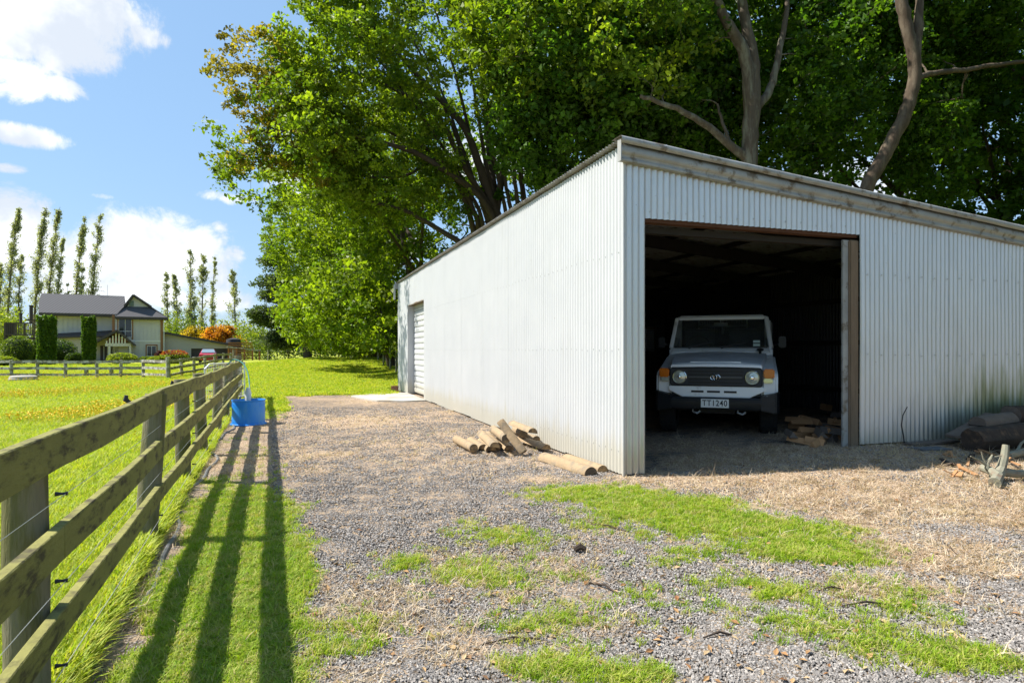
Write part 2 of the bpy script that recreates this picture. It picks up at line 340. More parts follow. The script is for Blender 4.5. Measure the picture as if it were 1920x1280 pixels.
def make_shed():
    sh = thing('iron_shed', SH(0, 0, 0), 'white corrugated iron shed with open front bay holding a truck', 'shed')
    left = lambda u, o: SH(-o, u, 0); front = lambda u, o: SH(u, -o, 0); right = lambda u, o: SH(SW+o, u, 0); back = lambda u, o: SH(u, SL+o, 0)
    D0, D1, DT = 10.85, 13.40, 2.70
    cuts = sorted(set([round(i*.762, 4) for i in range(21)]+[D0, D1])); cuts = [c for c in cuts if c <= SL]+[SL]
    for i, (a, b) in enumerate(zip(cuts[:-1], cuts[1:])):
        if b-a < .02: continue
        door = a >= D0-1e-4 and b <= D1+1e-4
        sheet(sh, 'cladding_sheet', a-.01, b+.012, left, DT if door else .03+.012*math.sin(i*1.7), lambda u: ztop(0), .012+.0012*(i % 2), 0, MT['wall'], bow=.002, flip=True)
    O0, O1, LZ = .24, 3.28, 2.79
    segs = [(0.0, O0, 0)]; c = O0
    while c < O1-.01: d = min(c+.762, O1); segs.append((c, d, 1)); c = d
    while c < SW-.01: d = min(c+.762, SW); segs.append((c, d, 0)); c = d
    for i, (a, b, ov) in enumerate(segs):
        z0 = LZ if ov else gzf(*SH(a, -.1, 0).xy)+.02
        sheet(sh, 'cladding_sheet', a-.008, b+.01, front, z0, lambda u: ztop(u)-.03, .012+.0025*(i % 2), 0, MT['wallf'], bow=.004)
    c = 0; i = 0
    while c < SL: d = min(c+1.524, SL); sheet(sh, 'cladding_sheet', c, d, right, .1, lambda u: ztop(SW)+.05, .012, 0, MT['wall'], k=6); c = d
    c = 0
    while c < SW: d = min(c+1.524, SW); sheet(sh, 'cladding_sheet', c, d, back, .0, lambda u: ztop(u)+.045, .012, 0, MT['wall'], k=6, flip=True); c = d
    # roof: sheets laid down the fall, one mesh shared
    proto = None
    for i in range(21):
        s0 = -.12+i*.745
        if proto is None:
            mb = MB(); vs = []; N = 80
            for q in range(N+1):
                u = .762*q/N; o = .013*math.cos(2*math.pi*u/.0762)
                for t in (-.085, 2, 4.5, SW+.2): vs.append((t*DX-u*DY, t*DY+u*DX, ztop(t)+.03+o))
            mb.add(vs, [(q*4+j, (q+1)*4+j, (q+1)*4+j+1, q*4+j+1) for q in range(N) for j in range(3)])
            proto = mb.build('roof_sheet', MT['galv'], sh, smooth=True, world=False); o = proto
        else: o = proto.copy(); COL.objects.link(o); o.parent = sh
        o.location = (-s0*DY, s0*DX, .002*(i % 2))
    # barge flashing: folded strip with a roll and a groove along the front edge
    def barge(name, prof, t0, t1, base, m, n=14):
        mb = MB(); vs = []; k = len(prof)
        for i in range(n+1):
            t = t0+(t1-t0)*i/n
            for o, z in prof: q = SH(t, -(base+o), ztop(t)+z+.002*math.sin(t*5)); vs.append(q)
        mb.add(vs, [(i*k+j, (i+1)*k+j, (i+1)*k+j+1, i*k+j+1) for i in range(n) for j in range(k-1)])
        return mb.build(name, m, sh, smooth=True)
    roll = [(-.14,.052)]+[(.045+.045*math.sin(a), .012+.042*math.cos(a)) for a in np.linspace(-.2, 2.7, 9)]
    barge('barge_cap', roll, -.10, SW+.25, .05, MT['galv'])
    barge('barge_flashing', [(.045,-.015),(.060,-.03),(.072,-.055),(.078,-.09),(.070,-.115),(.052,-.13),(.048,-.15),(.062,-.175),(.06,-.195),(.03,-.205),(.0,-.2)], -.09, SW+.25, .02, MT['galv'])
    mb = MB(); q = [SH(-.09, -.02, ZH+.03), SH(-.09, -.10, ZH+.02), SH(-.09, -.095, ZH-.2), SH(-.09, -.02, ZH-.2)]; q2 = [p+Vector((.012*DX, .012*DY, 0)) for p in q]; mb.hexa([q[0],q[1],q2[1],q2[0],q[3],q[2],q2[2],q2[3]]); mb.build('barge_end', MT['galv'], sh)
    # far end barge and down-turned gutter end
    mb = MB(); a, b = SH(-.12, SL+.06, ZH-.05), SH(SW, SL+.06, ztop(SW)-.05); mb.bar(a, b, .05, .22); mb.build('rear_barge', MT['wall'], sh)
    mb = MB(); mb.bar(SH(-.13, SL-.02, ZH-.28), SH(-.13, SL+.1, ZH-.28), .05, .5); mb.build('gutter_end', MT['wall'], sh, bevel=.01)
    # corner flashing
    mb = MB(); mb.tube([SH(-.012,-.012,.02), SH(-.012,-.012,ZH-.1)], .016, 10); mb.build('corner_flashing', MT['wall'], sh, smooth=True)
    for nm, a, b in ():
        mb = MB(); mb.bar(SH(*a, .03), SH(*b, .03), .003, .001)
        p, q = SH(*a, 0), SH(*b, 0); d = (q-p).normalized(); nn = Vector((d.y, -d.x, 0))*.002
        mb = MB(); mb.hexa([p-nn+Vector((0,0,.02)), q-nn+Vector((0,0,.02)), q+nn+Vector((0,0,.02)), p+nn+Vector((0,0,.02)), p-nn+Vector((0,0,ZH-.1)), q-nn+Vector((0,0,ZH-.1)), q+nn+Vector((0,0,ZH-.1)), p+nn+Vector((0,0,ZH-.1))])
        mb.build(nm, MT['wall'], sh)
    # screws
    mb = MB()
    for z in (.28, 1.37, 2.42):
        u = .08
        while u < SL:
            if not (D0-.05 < u < D1+.05 and z < DT):
                q = SH(-.026, u, z+random.uniform(-.012, .012)); mb.tube([q, q+Vector((-DX, -DY, 0))*.004], .0068, 5)
            u += .1524
    for z in (1.3, 2.3):
        u = 3.4
        while u < SW: q = SH(u, -.026, z+random.uniform(-.015, .015)); mb.tube([q, q+Vector((DY, -DX, 0))*.006], .009, 5); u += .2286
    u = .3
    while u < 3.2: q = SH(u, -.026, LZ+.07+random.uniform(-.02,.02)); mb.tube([q, q+Vector((DY, -DX, 0))*.006], .009, 5); u += .2286
    o = mb.build('screw_rows', MT['screw'], sh); o['kind'] = 'stuff'
    # opening: lintel, post, jamb
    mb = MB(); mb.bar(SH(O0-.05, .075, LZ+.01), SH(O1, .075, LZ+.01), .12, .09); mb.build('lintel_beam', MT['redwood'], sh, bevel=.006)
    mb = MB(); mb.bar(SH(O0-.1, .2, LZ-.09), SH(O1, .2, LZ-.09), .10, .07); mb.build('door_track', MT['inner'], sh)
    zg = gzf(*SH(3.19, 0, 0).xy)
    mb = MB(); mb.bar(SH(3.20, .05, zg-.1), SH(3.20, .05, LZ-.07), .13, .14, up=(DX,DY,0)); mb.build('door_post', MT['timber'], sh, bevel=.012)
    mb = MB(); mb.bar(SH(3.115, .03, zg-.05), SH(3.115, .03, LZ-.07), .025, .14, up=(DX,DY,0)); mb.build('door_jamb_angle', MT['galv'], sh, bevel=.003)
    mb = MB(); mb.bar(SH(.13, .1, -.1), SH(.13, .1, LZ+.3), .12, .12, up=(DX,DY,0)); mb.build('corner_post', MT['timber'], sh)
    # framing inside
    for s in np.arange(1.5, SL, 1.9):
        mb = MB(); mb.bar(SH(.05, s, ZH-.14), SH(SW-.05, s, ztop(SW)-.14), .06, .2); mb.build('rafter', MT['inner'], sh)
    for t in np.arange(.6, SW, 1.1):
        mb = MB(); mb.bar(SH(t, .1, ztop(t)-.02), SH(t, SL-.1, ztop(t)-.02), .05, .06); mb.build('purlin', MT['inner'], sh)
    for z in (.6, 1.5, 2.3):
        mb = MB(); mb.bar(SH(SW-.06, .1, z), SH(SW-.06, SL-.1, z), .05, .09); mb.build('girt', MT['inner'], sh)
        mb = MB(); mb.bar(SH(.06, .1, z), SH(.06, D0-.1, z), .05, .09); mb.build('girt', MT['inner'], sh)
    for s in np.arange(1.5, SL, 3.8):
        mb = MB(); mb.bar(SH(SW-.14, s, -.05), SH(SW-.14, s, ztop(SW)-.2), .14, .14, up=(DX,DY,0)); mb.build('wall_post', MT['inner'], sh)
    # louvred panel standing deep in the bay
    mb = MB(); mb.bar(SH(3.8, 9.0, 1.95), SH(6.0, 9.0, 1.95), .04, .06); mb.build('panel_rail', MT['timber'], sh)
    for k in range(12):
        mb = MB(); mb.bar(SH(3.8, 9.0, 1.35+k*.05), SH(6.0, 9.0, 1.35+k*.05), .012, .042); mb.build('panel_louvre', MT['wall'], sh)
    for t in (3.8, 4.5, 5.2, 5.95):
        mb = MB(); mb.bar(SH(t, 8.96, 0), SH(t, 8.96, 2.0), .06, .05, up=(DX,DY,0)); mb.build('panel_stud', MT['timber'], sh)
    # roller door
    rd = MB(); rd.bar(SH(.20, D0, 2.62), SH(.20, D1, 2.62), .04, .16); rd = rd.build('roller_door', MT['wall'], sh)
    proto = None; H = .165
    for k in range(16):
        if proto is None:
            mb = MB(); prof = [(.0,0),(.012,.012),(.02,.05),(.02,.115),(.012,.150),(0,.158)]; vs = []
            for u in (0, D1-D0):
                for o, z in prof: vs.append((-o*DX-u*DY, -o*DY+u*DX, z))
            n = len(prof); mb.add(vs, [(j, n+j, n+j+1, j+1) for j in range(n-1)]); proto = mb.build('slat', MT['wall'], rd, smooth=True, world=False); o = proto
        else: o = proto.copy(); COL.objects.link(o); o.parent = rd
        q = SH(.20, D0, .06+k*H)-SH(0,0,0); o.location = q
    for s, nm in ((D0, 0), (D1, 1)):
        mb = MB(); e = -.004 if nm == 0 else .004; a = SH(-.02, s+e, .02); b = SH(.24, s+e, .02); mb.hexa([a, b, b+Vector((-DY,DX,0))*.02*(1 if nm else -1), a+Vector((-DY,DX,0))*.02*(1 if nm else -1)]+[q+Vector((0,0,DT)) for q in (a, b, b+Vector((-DY,DX,0))*.02*(1 if nm else -1), a+Vector((-DY,DX,0))*.02*(1 if nm else -1))]); mb.build('door_jamb', MT['wall'], sh)
    mb = MB(); mb.bar(SH(.1, D0, DT+.015), SH(.1, D1, DT+.015), .24, .025); mb.build('door_head', MT['timber'], sh)
    # dark backing inside door so the bay behind is closed
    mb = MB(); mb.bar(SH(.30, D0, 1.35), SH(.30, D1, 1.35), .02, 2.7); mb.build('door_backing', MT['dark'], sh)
MT['inner'] = mat('shaded_timber', (.028,.024,.02), .9, .3)  # timbers inside the bay, its shade put into the near-black colour
MT['screw'] = mat('screw', (.50,.50,.48), .5, .2, metal=.5)
make_shed()
# concrete pad before the roller door, and a loose brick
def pad():
    mb = MB(); pl = [(0.02,10.6),(.02,13.7),(-.5,14.05),(-1.1,13.5),(-1.75,12.9),(-1.5,11.7),(-1.25,10.9),(-.6,10.5)]
    w = [SH(t, s, 0) for t, s in pl]; mb.prism([(p.x, p.y) for p in w], 2, -.12, .035); o = mb.build('concrete_pad', MT['concrete'], bevel=.01); o['kind'] = 'structure'
pad()
mb = MB(); q = SH(-.22, SL-.6, 0); z = gzf(q.x, q.y)-.01; mb.box((q.x-.11, q.y-.06, z), (q.x+.11, q.y+.06, z+.2)); tag(mb.build('brick_block', mat('red_brick', (.42,.17,.11), .9, .3, 20, .5), bevel=.008), 'small red brick block on the ground by the far shed corner', 'brick')
# ------------------------------------------------------------------ fences
MT['rail'] = mat('mossy_rail', (.20,.19,.055), .9, .4, 3, .7, 22, second=(.065,.055,.028), s2=5, cut=(.48,.68), stretch=(1.2,1.2,4))
MT['post'] = mat('weathered_post', (.20,.18,.125), .9, .35, 6, .8, 25, second=(.12,.115,.045), s2=3, cut=(.40,.6), stretch=(4,4,.6))
MT['farpost'] = mat('grey_post', (.22,.21,.15), .9, .35, 6, second=(.38,.38,.33), s2=5)
MT['farrail'] = mat('lichen_rail', (.20,.185,.14), .9, .4, 4, second=(.42,.41,.37), s2=4, cut=(.45,.6))
MT['wire'] = mat('wire', (.62,.62,.6), .4, .1, metal=.6)
MT['black'] = mat('black_plastic', (.025,.025,.027), .45, .3)
MT['pipe'] = mat('grey_pipe', (.14,.14,.145), .5, .3)
def round_post(mb, x, y, z0, z1, r, seed):
    rr = random.Random(seed); lx, ly = rr.uniform(-.012,.012), rr.uniform(-.012,.012); n = 14
    pts = [(x+lx*k, y+ly*k, z0+(z1-z0)*k/5) for k in range(6)]
    mb.tube(pts, [r*(1+.03*math.sin(k*2.3+seed)) for k in range(5)]+[r*.96], n)
FU = Vector((-.38,1,0)).normalized(); FR = Vector((FU.y, -FU.x, 0))
def drive_fence():
    fy = [.35, 2.33, 4.47, 6.52, 8.30, 10.4, 12.3, 14.1, 15.8, 17.5]
    fe = thing('rail_fence', (XF(8), 8, 0), 'mossy three rail timber fence with wires beside the gravel drive', 'fence')
    base = [Vector((XF(y), y, gzf(XF(y), y))) for y in fy]
    for i, b in enumerate(base):
        mb = MB(); last = i == len(base)-1; round_post(mb, b.x, b.y, b.z-.12, b.z+(1.2 if last else (1.0 if i == 1 else 1.06)+.012*math.sin(i*2.1)), .095 if last else .073, i); mb.build('post', MT['post'], fe, smooth=True)
    hs = [(1.008,.142,.04),(.668,.132,.04),(.358,.112,.04)]
    for r, (h, w, th) in enumerate(hs):
        start = 0 if r != 1 else 1
        joints = [0, 2, 4, 6, 8, 9] if r != 2 else [0, 3, 5, 7, 9]
        if r == 1: joints = [0, 1, 3, 5, 7, 9]
        for a, b in zip(joints[:-1], joints[1:]):
            rr = random.Random(r*31+a); da, db = rr.uniform(-.008,.008), rr.uniform(-.008,.008)
            mb = MB(); vs = []; N = (b-a)*4
            for i in range(N+1):
                u = a+(b-a)*i/N; k = min(int(u), len(base)-2); fr = u-k
                p = base[k].lerp(base[k+1], fr)+FR*(.073+.021); q = .004*math.sin(u*3.3+r)
                if i == 0: p = p+FU*.003
                if i == N: p = p-FU*.003
                zc = p.z+h+da+(db-da)*i/N+q-.012*math.sin(math.pi*fr)
                ww = w*(1+.03*math.sin(u*5+a)); o = FR*(th/2)
                vs += [(p-o).to_tuple()[:2]+(zc-ww/2,), (p+o).to_tuple()[:2]+(zc-ww/2+.003*math.sin(u*9),), (p+o).to_tuple()[:2]+(zc+ww/2+.003*math.sin(u*11+1),), (p-o).to_tuple()[:2]+(zc+ww/2,)]
            fs = [(i*4+j, i*4+(j+1) % 4, (i+1)*4+(j+1) % 4, (i+1)*4+j) for i in range(N) for j in range(4)]+[(0,1,2,3), (N*4+3,N*4+2,N*4+1,N*4)]
            mb.add(vs, fs); mb.build('rail', MT['rail'], fe, bevel=.004, seg=1)
    for h in (.83, .50, .18):
        mb = MB(); pts = []
        for k, b in enumerate(base):
            pts.append(b+FR*.105+Vector((0,0,h)))
            if k < len(base)-1: pts.append(b.lerp(base[k+1], .5)+FR*.105+Vector((0,0,h-.008)))
        mb.tube(pts, .0016, 4); mb.build('wire', MT['wire'], fe)
        for b in base[1:]:
            mb = MB(); q = b+FR*.07+FU*.05+Vector((0,0,h)); mb.tube([q, q+FR*.022, q+FR*.040], [.009,.005,.008], 7); mb.build('insulator', MT['black'], fe, smooth=True)
    for k in (1, 2, 3):
        b = base[k]; mb = MB(); q = b-FU*.05+Vector((0,0,1.0))-FR*.05; mb.tube([q-FR*.03, q-FR*.055+Vector((0,0,.02)), q-FR*.05+Vector((0,0,.05))], [.014,.018,.012], 7); mb.build('insulator', MT['black'], fe, smooth=True)
drive_fence()
def far_fence():
    fe = thing('rail_fence', P(200, 709, 36), 'grey lichen-covered post and rail fence across the paddock before the house', 'fence')
    ps = [(-75,36.5),(-28,36.3),(22,36),(71,36),(123,36),(182,36),(226,36),(269,36),(315.6,34.5),(341,37),(364,38.5),(385,40.5),(402,43),(418,46),(432,50)]
    base = []
    for i, (px, Y) in enumerate(ps):
        x = (px-960)/F*Y; z = gzf(x, Y); base.append(Vector((x, Y, z)))
        mb = MB(); round_post(mb, x, Y, z-.1, z+(1.16 if i == 8 else 1.03), .115 if i == 8 else .085, i+40); mb.build('post', MT['farpost'], fe, smooth=True)
    for h in (.93, .56, .2):
        for k in range(len(base)-1):
            a, b = base[k], base[k+1]; d = (b-a).normalized(); off = Vector((d.y, -d.x, 0))*.1; e = random.uniform(-.02,.02)
            mb = MB(); mb.bar(a+off+d*.004+Vector((0,0,h+e)), b+off-d*.004+Vector((0,0,h-e)), .04, .15 if h > .5 else .13); mb.build('rail', MT['farrail'], fe)
far_fence()
def boundary_fence():
    fe = thing('wire_fence', (-11, 42, 0), 'low wire netting fence with thin posts under the dark trees', 'fence')
    pts = [(-6.2,34),(-7.2,37.5),(-8.3,41),(-9.5,45),(-10.8,49),(-12.2,53.5),(-14,58),(-17,62),(-21,64),(-25,65),(-29,66)]
    base = [Vector((x, y, gzf(x, y))) for x, y in pts]
    for b in base: mb = MB(); mb.tube([b-Vector((0,0,.1)), b+Vector((0,0,1.35))], .05, 7); mb.build('post', MT['farpost'], fe, smooth=True)
    for h in (.3, .6, .9, 1.2): mb = MB(); mb.tube([b+Vector((.06,-.02,h)) for b in base], .004, 4); mb.build('wire', MT['dark'], fe)
boundary_fence()
# mesh gate hung on the end post, opened along the drive
def gate():
    a = Vector((XF(17.5)+.20, 17.42, 0)); d = Vector((.06,-.95,0)).normalized(); w = 2.6; z0, z1 = .1, 1.02
    g = thing('mesh_gate', a, 'white wire mesh gate swung open beside the fence end', 'gate'); m = mat('white_pipe', (.72,.73,.73), .4, .1)
    up = Vector((0,0,1))
    fr = MB(); fr.tube([a+up*z0, a+up*z1, a+d*w*.9+up*(z1), a+d*w+up*(z1-.1), a+d*w+up*z0, a+up*z0], .02, 8); fr.build('frame', m, g, smooth=True)
    mb = MB()
    for k in range(1, 26): mb.tube([a+d*w*k/26+up*z0, a+d*w*k/26+up*z1], .0035, 4)
    for k in range(1, 9): q = up*(z0+(z1-z0)*k/9); mb.tube([a+q, a+d*w+q], .0035, 4)
    o = mb.build('mesh_wires', m, g); o['kind'] = 'stuff'
    mb = MB(); mb.tube([a-d*.02+up*.3-Vector((.1,0,0)), a+up*.3], .012, 6); mb.build('hinge', MT['black'], g); mb = MB(); mb.tube([a-d*.02+up*.85-Vector((.1,0,0)), a+up*.85], .012, 6); mb.build('hinge', MT['black'], g)
gate()
# blue tub, float valve, hose, black pipe
def tub():
    c = G(466, 795); z = gzf(c.x, c.y); t = thing('water_tub', (c.x, c.y, z), 'bright blue plastic water tub beside the timber fence', 'tub')
    m = mat('blue_plastic', (.012,.19,.60), .45, .15, 3, second=(.06,.25,.55), s2=5, cut=(.5,.75), stretch=(1,1,.3), spec=.4)
    mb = MB(); mb.lathe([(.0,.012),(.27,.012),(.285,.03),(.282,.43),(.292,.44),(.292,.455),(.274,.455),(.268,.43),(.268,.05),(0,.05)], (c.x, c.y, z), 40); mb.build('shell', m, t, smooth=True)
    mb = MB(); mb.lathe([(.285,.0),(.315,.0),(.318,.018),(.30,.03),(.285,.03)], (c.x, c.y, z), 40); mb.build('base_rim', m, t, smooth=True)
    mb = MB(); mb.lathe([(0,.36),(.267,.36)], (c.x, c.y, z), 32); mb.build('water', mat('water', (.02,.06,.08), .05, .1, spec=.6), t)
    q = Vector((c.x-.1, c.y+.22, z)); mb = MB(); mb.tube([q+Vector((0,0,.40)), q+Vector((0,0,.55)), q+Vector((0,0,.66))], [.05,.06,.03], 10); mb.build('float_valve', mat('cloudy_plastic', (.5,.52,.5), .5, .2), t, smooth=True)
    top = Vector((XF(13.5)+.1, 13.5, 1.12))
    h = MB(); a = Vector((c.x-.06, c.y+.2, z+.48)); pts = []
    for k in range(13):
        u = k/12; p = a.lerp(top, u); p.z = a.z+(1.16-a.z)*math.sin(u*math.pi*.5)**.8; p.x += .10*math.sin(u*math.pi); pts.append(p)
    pts += [top+Vector((-.1,.0,-.03)), top+Vector((-.17,-.1,-.35)), top+Vector((-.2,-.3,-.8)), top+Vector((-.18,-.5,-1.08))]
    h.tube(pts, .011, 8); tag(h.build('garden_hose', mat('teal_hose', (.015,.13,.11), .45, .15), smooth=True), 'teal green hose looped over the fence into the blue tub', 'hose')
    mb = MB(); pts = [Vector((XF(y)+.13+.10*math.sin(y*1.9)+.05*math.sin(y*4.1), y, 0)) for y in np.arange(1.9, 11.3, .25)]
    pts = [Vector((p.x, p.y, gzf(p.x, p.y)+.008)) for p in pts]+[Vector((c.x-.30, c.y, .02)), Vector((c.x-.30, c.y+.1, .3)), Vector((c.x-.22, c.y+.2, .5))]
    mb.tube(pts, .016, 8); tag(mb.build('water_pipe', MT['pipe'], smooth=True), 'dark grey water pipe lying along the foot of the fence', 'pipe')
tub()
# ------------------------------------------------------------------ cut posts piled against the shed
MT['log'] = mat('pine_log', (.30,.215,.125), .85, .35, 9, .7, 30, second=(.19,.155,.11), s2=6, cut=(.48,.7))
MT['logend'] = mat('log_end', (.33,.215,.10), .9, .4, 16, .4, 50, second=(.10,.075,.05), s2=5, cut=(.40,.6))
def log(name, a, b, r, half, label, group=None, roll=0.0, cat='log', m=None, e=None, rough=.03):
    a = Vector(a); b = Vector(b); d = (b-a).normalized(); u = Vector((0,0,1)); s = d.cross(u).normalized(); u = s.cross(d); n = 20; sd_ = random.random()*50
    cr, sr = math.cos(roll), math.sin(roll); s, u = s*cr+u*sr, u*cr-s*sr
    ang = [2*math.pi*k/n for k in range(n)] if not half else [math.pi*k/(n-1) for k in range(n)]
    ring = lambda c, q, k=0: [c+(s*math.cos(t)+u*(math.sin(t)-(.5 if half else 0)))*r*q*(1+rough*(2.6*float(vnoise(2.2*math.cos(t)+sd_, 2.2*math.sin(t)+k*3.1+sd_, 2))-1.3)) for t in ang]
    mb = MB(); L = [(0,.94),(.02,1),(.15,1.0),(.3,1.01),(.45,1),(.6,.985),(.75,.99),(.88,1),(.98,1),(1,.94)]; vs = []
    for t, q in L: vs += ring(a.lerp(b, t), q, t)
    fs = [(i*n+k, i*n+(k+1) % n, (i+1)*n+(k+1) % n, (i+1)*n+k) for i in range(len(L)-1) for k in range(n)]
    mb.add(vs, fs); mb.cur = 1; mb.f += [tuple(range(n)), tuple(range(len(vs)-1, len(vs)-n-1, -1))]; mb.mi += [1, 1]
    o = mb.build(name, [m or MT['log'], e or MT['logend']], smooth=True); return tag(o, label, cat, group)
def pile():
    z = lambda x, y, h=0: (800+x*.22917, 720+y*.22917, h)
    g = 'short cut fence posts heaped against the shed wall'
    L = [((385,525),.07,(240,448),.07,0,'round cut post with a dark end lying outermost on the heap'),
         ((465,512),.06,(360,448),.06,1,None), ((525,522),.06,(445,455),.06,1,None), ((580,508),.06,(500,415),.06,0,None),
         ((560,495),.15,(440,385),.15,1,None),((650,445),.22,(520,350),.18,0,'thick round cut post resting upon the smaller posts of the heap'),
         ((678,520),.07,(600,440),.07,1,None),((800,552),.06,(608,297),.44,1,'long split post leaning across the top of the heap to the wall'),
         ((985,512),.075,(765,440),.085,1,'flat-sided post lying on the gravel beneath the leaning post'),((795,405),.18,(735,375),.18,0,None),((872,380),.31,(703,315),.31,1,'split post with a pale yellow cut end topping the heap by the wall'),((900,442),.12,(800,415),.12,1,None)]
    for (a, ha, b, hb, half, lab) in L:
        A = G(*z(*a)); A = G(z(*a)[0], z(*a)[1], ha); B = G(z(*b)[0], z(*b)[1], hb)
        t, s = TS(B.x, B.y)
        if t > -.12: B = B+Vector((-DX,-DY,0))*(t+.12)
        if (B-A).length < .45: B = A+(B-A).normalized()*.5
        if (B-A).length > 1.25: B = A+(B-A).normalized()*1.25
        log('cut_post', A, B, .060 if not half else .070, half, lab or 'short cut fence post among the others heaped by the shed wall', g, roll=random.uniform(-.2,.2))
    A = G(*z(1345,708)[:2], .06); B = G(*z(960,585)[:2], .06); log('cut_post', A, B, .088, 1, 'large half-round post lying alone on gravel along the shed wall', g)
    A = G(*z(1440,690)[:2], .05); B = G(*z(1145,592)[:2], .05); A = A+Vector((.0,.0,0)); log('cut_post', A, B, .075, 1, 'thin half-round post lying tight between the shed wall and a larger one', g)
pile()
# ------------------------------------------------------------------ firewood inside the bay, slabs and branches outside
MT['fire'] = mat('split_wood', (.36,.19,.085), .85, .4, 6, .5, 30); MT['darklog'] = mat('rotten_log', (.05,.036,.027), .95, .6, 9, 1.0, 30, second=(.12,.075,.045), s2=7, cut=(.52,.7)); MT['slab'] = mat('grey_slab', (.13,.105,.085), .9, .35, 5, .8, 20, stretch=(1,4,4))
MT['lichen'] = mat('lichen_branch', (.22,.215,.16), .9, .4, 12, .6, 30, second=(.18,.13,.09), s2=6)
def wood():
    rr = random.Random(5)
    for k in range(30):
        s = rr.uniform(.2, 1.9); lay = 0 if k < 18 else 1; u = (rr.uniform(1478, 1576)-960)/F; ox, oy = SH(0, s, 0).xy; t = (u*oy-ox)/(DX-u*DY)
        c = SH(t, s, 0); h = gzf(c.x, c.y)+.045+lay*.11*(1 if s > 1.2 else .7); a = rr.uniform(0, 3.14); l = rr.uniform(.10,.20); r = rr.uniform(.04,.075)
        d = Vector((math.cos(a), math.sin(a), rr.uniform(-.1,.2)))*l
        mb = MB(); nrm = d.normalized(); s1 = nrm.cross(Vector((0,0,1))).normalized(); u1 = s1.cross(nrm); p = Vector((c.x, c.y, h)); tri = [s1*r-u1*r*.5, -s1*r*.9-u1*r*.45, u1*r*.9+s1*rr.uniform(-.3,.3)*r]
        mb.add([p-d+q for q in tri]+[p+d+q*rr.uniform(.8,1.1) for q in tri], [(0,1,2),(5,4,3),(0,3,4,1),(1,4,5,2),(2,5,3,0)])
        tag(mb.build('firewood', MT['fire'] if k % 3 else MT['slab'], bevel=.006, seg=1), 'split piece of firewood in the loose heap inside the shed doorway', 'firewood', 'loose firewood inside the doorway')
    for (px, py, h, w, d, hh, rz, m, lab) in [(1548,768,.12,.17,.12,.11,.3,'fire','orange-brown squared block on the firewood heap'), (1562,800,.03,.22,.10,.07,-.7,'fire','split brown board tilted against the door post')]:
        c = G(px, py+12, .18); c = Vector((c.x, c.y, gzf(c.x, c.y))); o = MB(); o.box((-w/2,-d/2,0), (w/2,d/2,hh)); o = o.build('firewood_block', MT[m], world=False, bevel=.006); o.location = c+Vector((0,0,h)); o.rotation_euler = (0.1,.15,rz); tag(o, lab, 'firewood')
    # dark logs and slabs at the right
    def W(px, py, s, h):   # point at depth line s before the front wall
        u = (px-960)/F; ox, oy = SH(0, s, 0).xy; t = (u*oy-ox)/(DX-u*DY); q = SH(t, s, 0); return Vector((q.x, q.y, gzf(q.x, q.y)+h))
    log('rotten_log', W(1822,0,-.62,.14), W(2040,0,-.50,.16), .14, 0, 'dark rotten log lying before the shed wall under grey slabs', cat='log', m=MT['darklog'], e=MT['darklog'], rough=.16)
    log('rotten_log', W(1840,0,-.22,.12), W(2060,0,-.2,.16), .13, 0, 'dark log behind, tight against the shed wall', cat='log', m=MT['darklog'], e=MT['darklog'], rough=.16)
    log('wood_round', W(1832,0,-.46,.33), W(1893,0,-.40,.36), .12, 1, 'short grey half-round of wood with a sawn face on the log heap', cat='log', m=MT['slab'], e=MT['slab'], rough=.10)
    log('wood_round', W(1895,0,-.36,.36), W(1990,0,-.34,.38), .13, 0, 'dark brown round of wood lying on the log heap', cat='log', m=MT['darklog'], e=MT['slab'], rough=.15)
    mb = MB(); mb.bar(W(1786,0,-.40,.14), W(1862,0,-.34,.38), .20, .035); tag(mb.build('wood_slab', MT['slab'], bevel=.008), 'broken grey plank leaning on the log heap', 'plank')
    mb = MB(); mb.bar(W(1702,0,-.17,.02), W(1790,0,-.15,.03), .16, .03); tag(mb.build('wood_slab', MT['slab'], bevel=.008), 'flat grey plank lying on the ground along the shed front', 'plank')
    mb = MB(); mb.bar(W(1715,0,-.40,.012), W(1772,0,-.44,.014), .22, .02); tag(mb.build('slate_piece', mat('slate', (.10,.11,.12), .8, .3, 8, .4), bevel=.004), 'flat dark slate lying on the dry straw near the wall', 'slate')
    def branch(name, paths, label, m):
        mb = MB()
        for pts, r0, r1 in paths: mb.tube(pts, [r0+(r1-r0)*k/(len(pts)-1) for k in range(len(pts))], 9)
        tag(mb.build(name, m, smooth=True), label, 'branch')
    B = lambda px, py, Y: P(px, py, Y)
    q = 6.3
    branch('fallen_branch', [([B(1865,905,q-.25),B(1872,893,q-.15),B(1858,882,q),B(1840,876,q+.1)], .055,.035), ([B(1865,893,q-.1),B(1880,884,q),B(1905,888,q),B(1945,884,q+.2)], .05,.035),
        ([B(1872,890,q-.05),B(1878,876,q),B(1884,855,q),B(1886,834,q+.02)], .05,.03), ([B(1850,879,q),B(1852,868,q),B(1858,858,q),B(1861,852,q)], .022,.008), ([B(1850,872,q),B(1835,862,q),B(1820,855,q-.1)], .014,.005), ([B(1849,868,q),B(1843,858,q),B(1840,847,q)], .010,.004), ([B(1858,862,q),B(1866,856,q),B(1880,853,q)], .010,.004)],
        'pale lichen-covered forked branch lying on the straw', MT['lichen'])
    branch('bent_wire', [([W(1696,0,-.10,0),W(1694,0,-.11,.12),W(1690,0,-.12,.26),W(1693,0,-.12,.38),W(1701,0,-.1,.48)], .008,.006)], 'thin dark bent cable standing against the shed front', MT['black'])
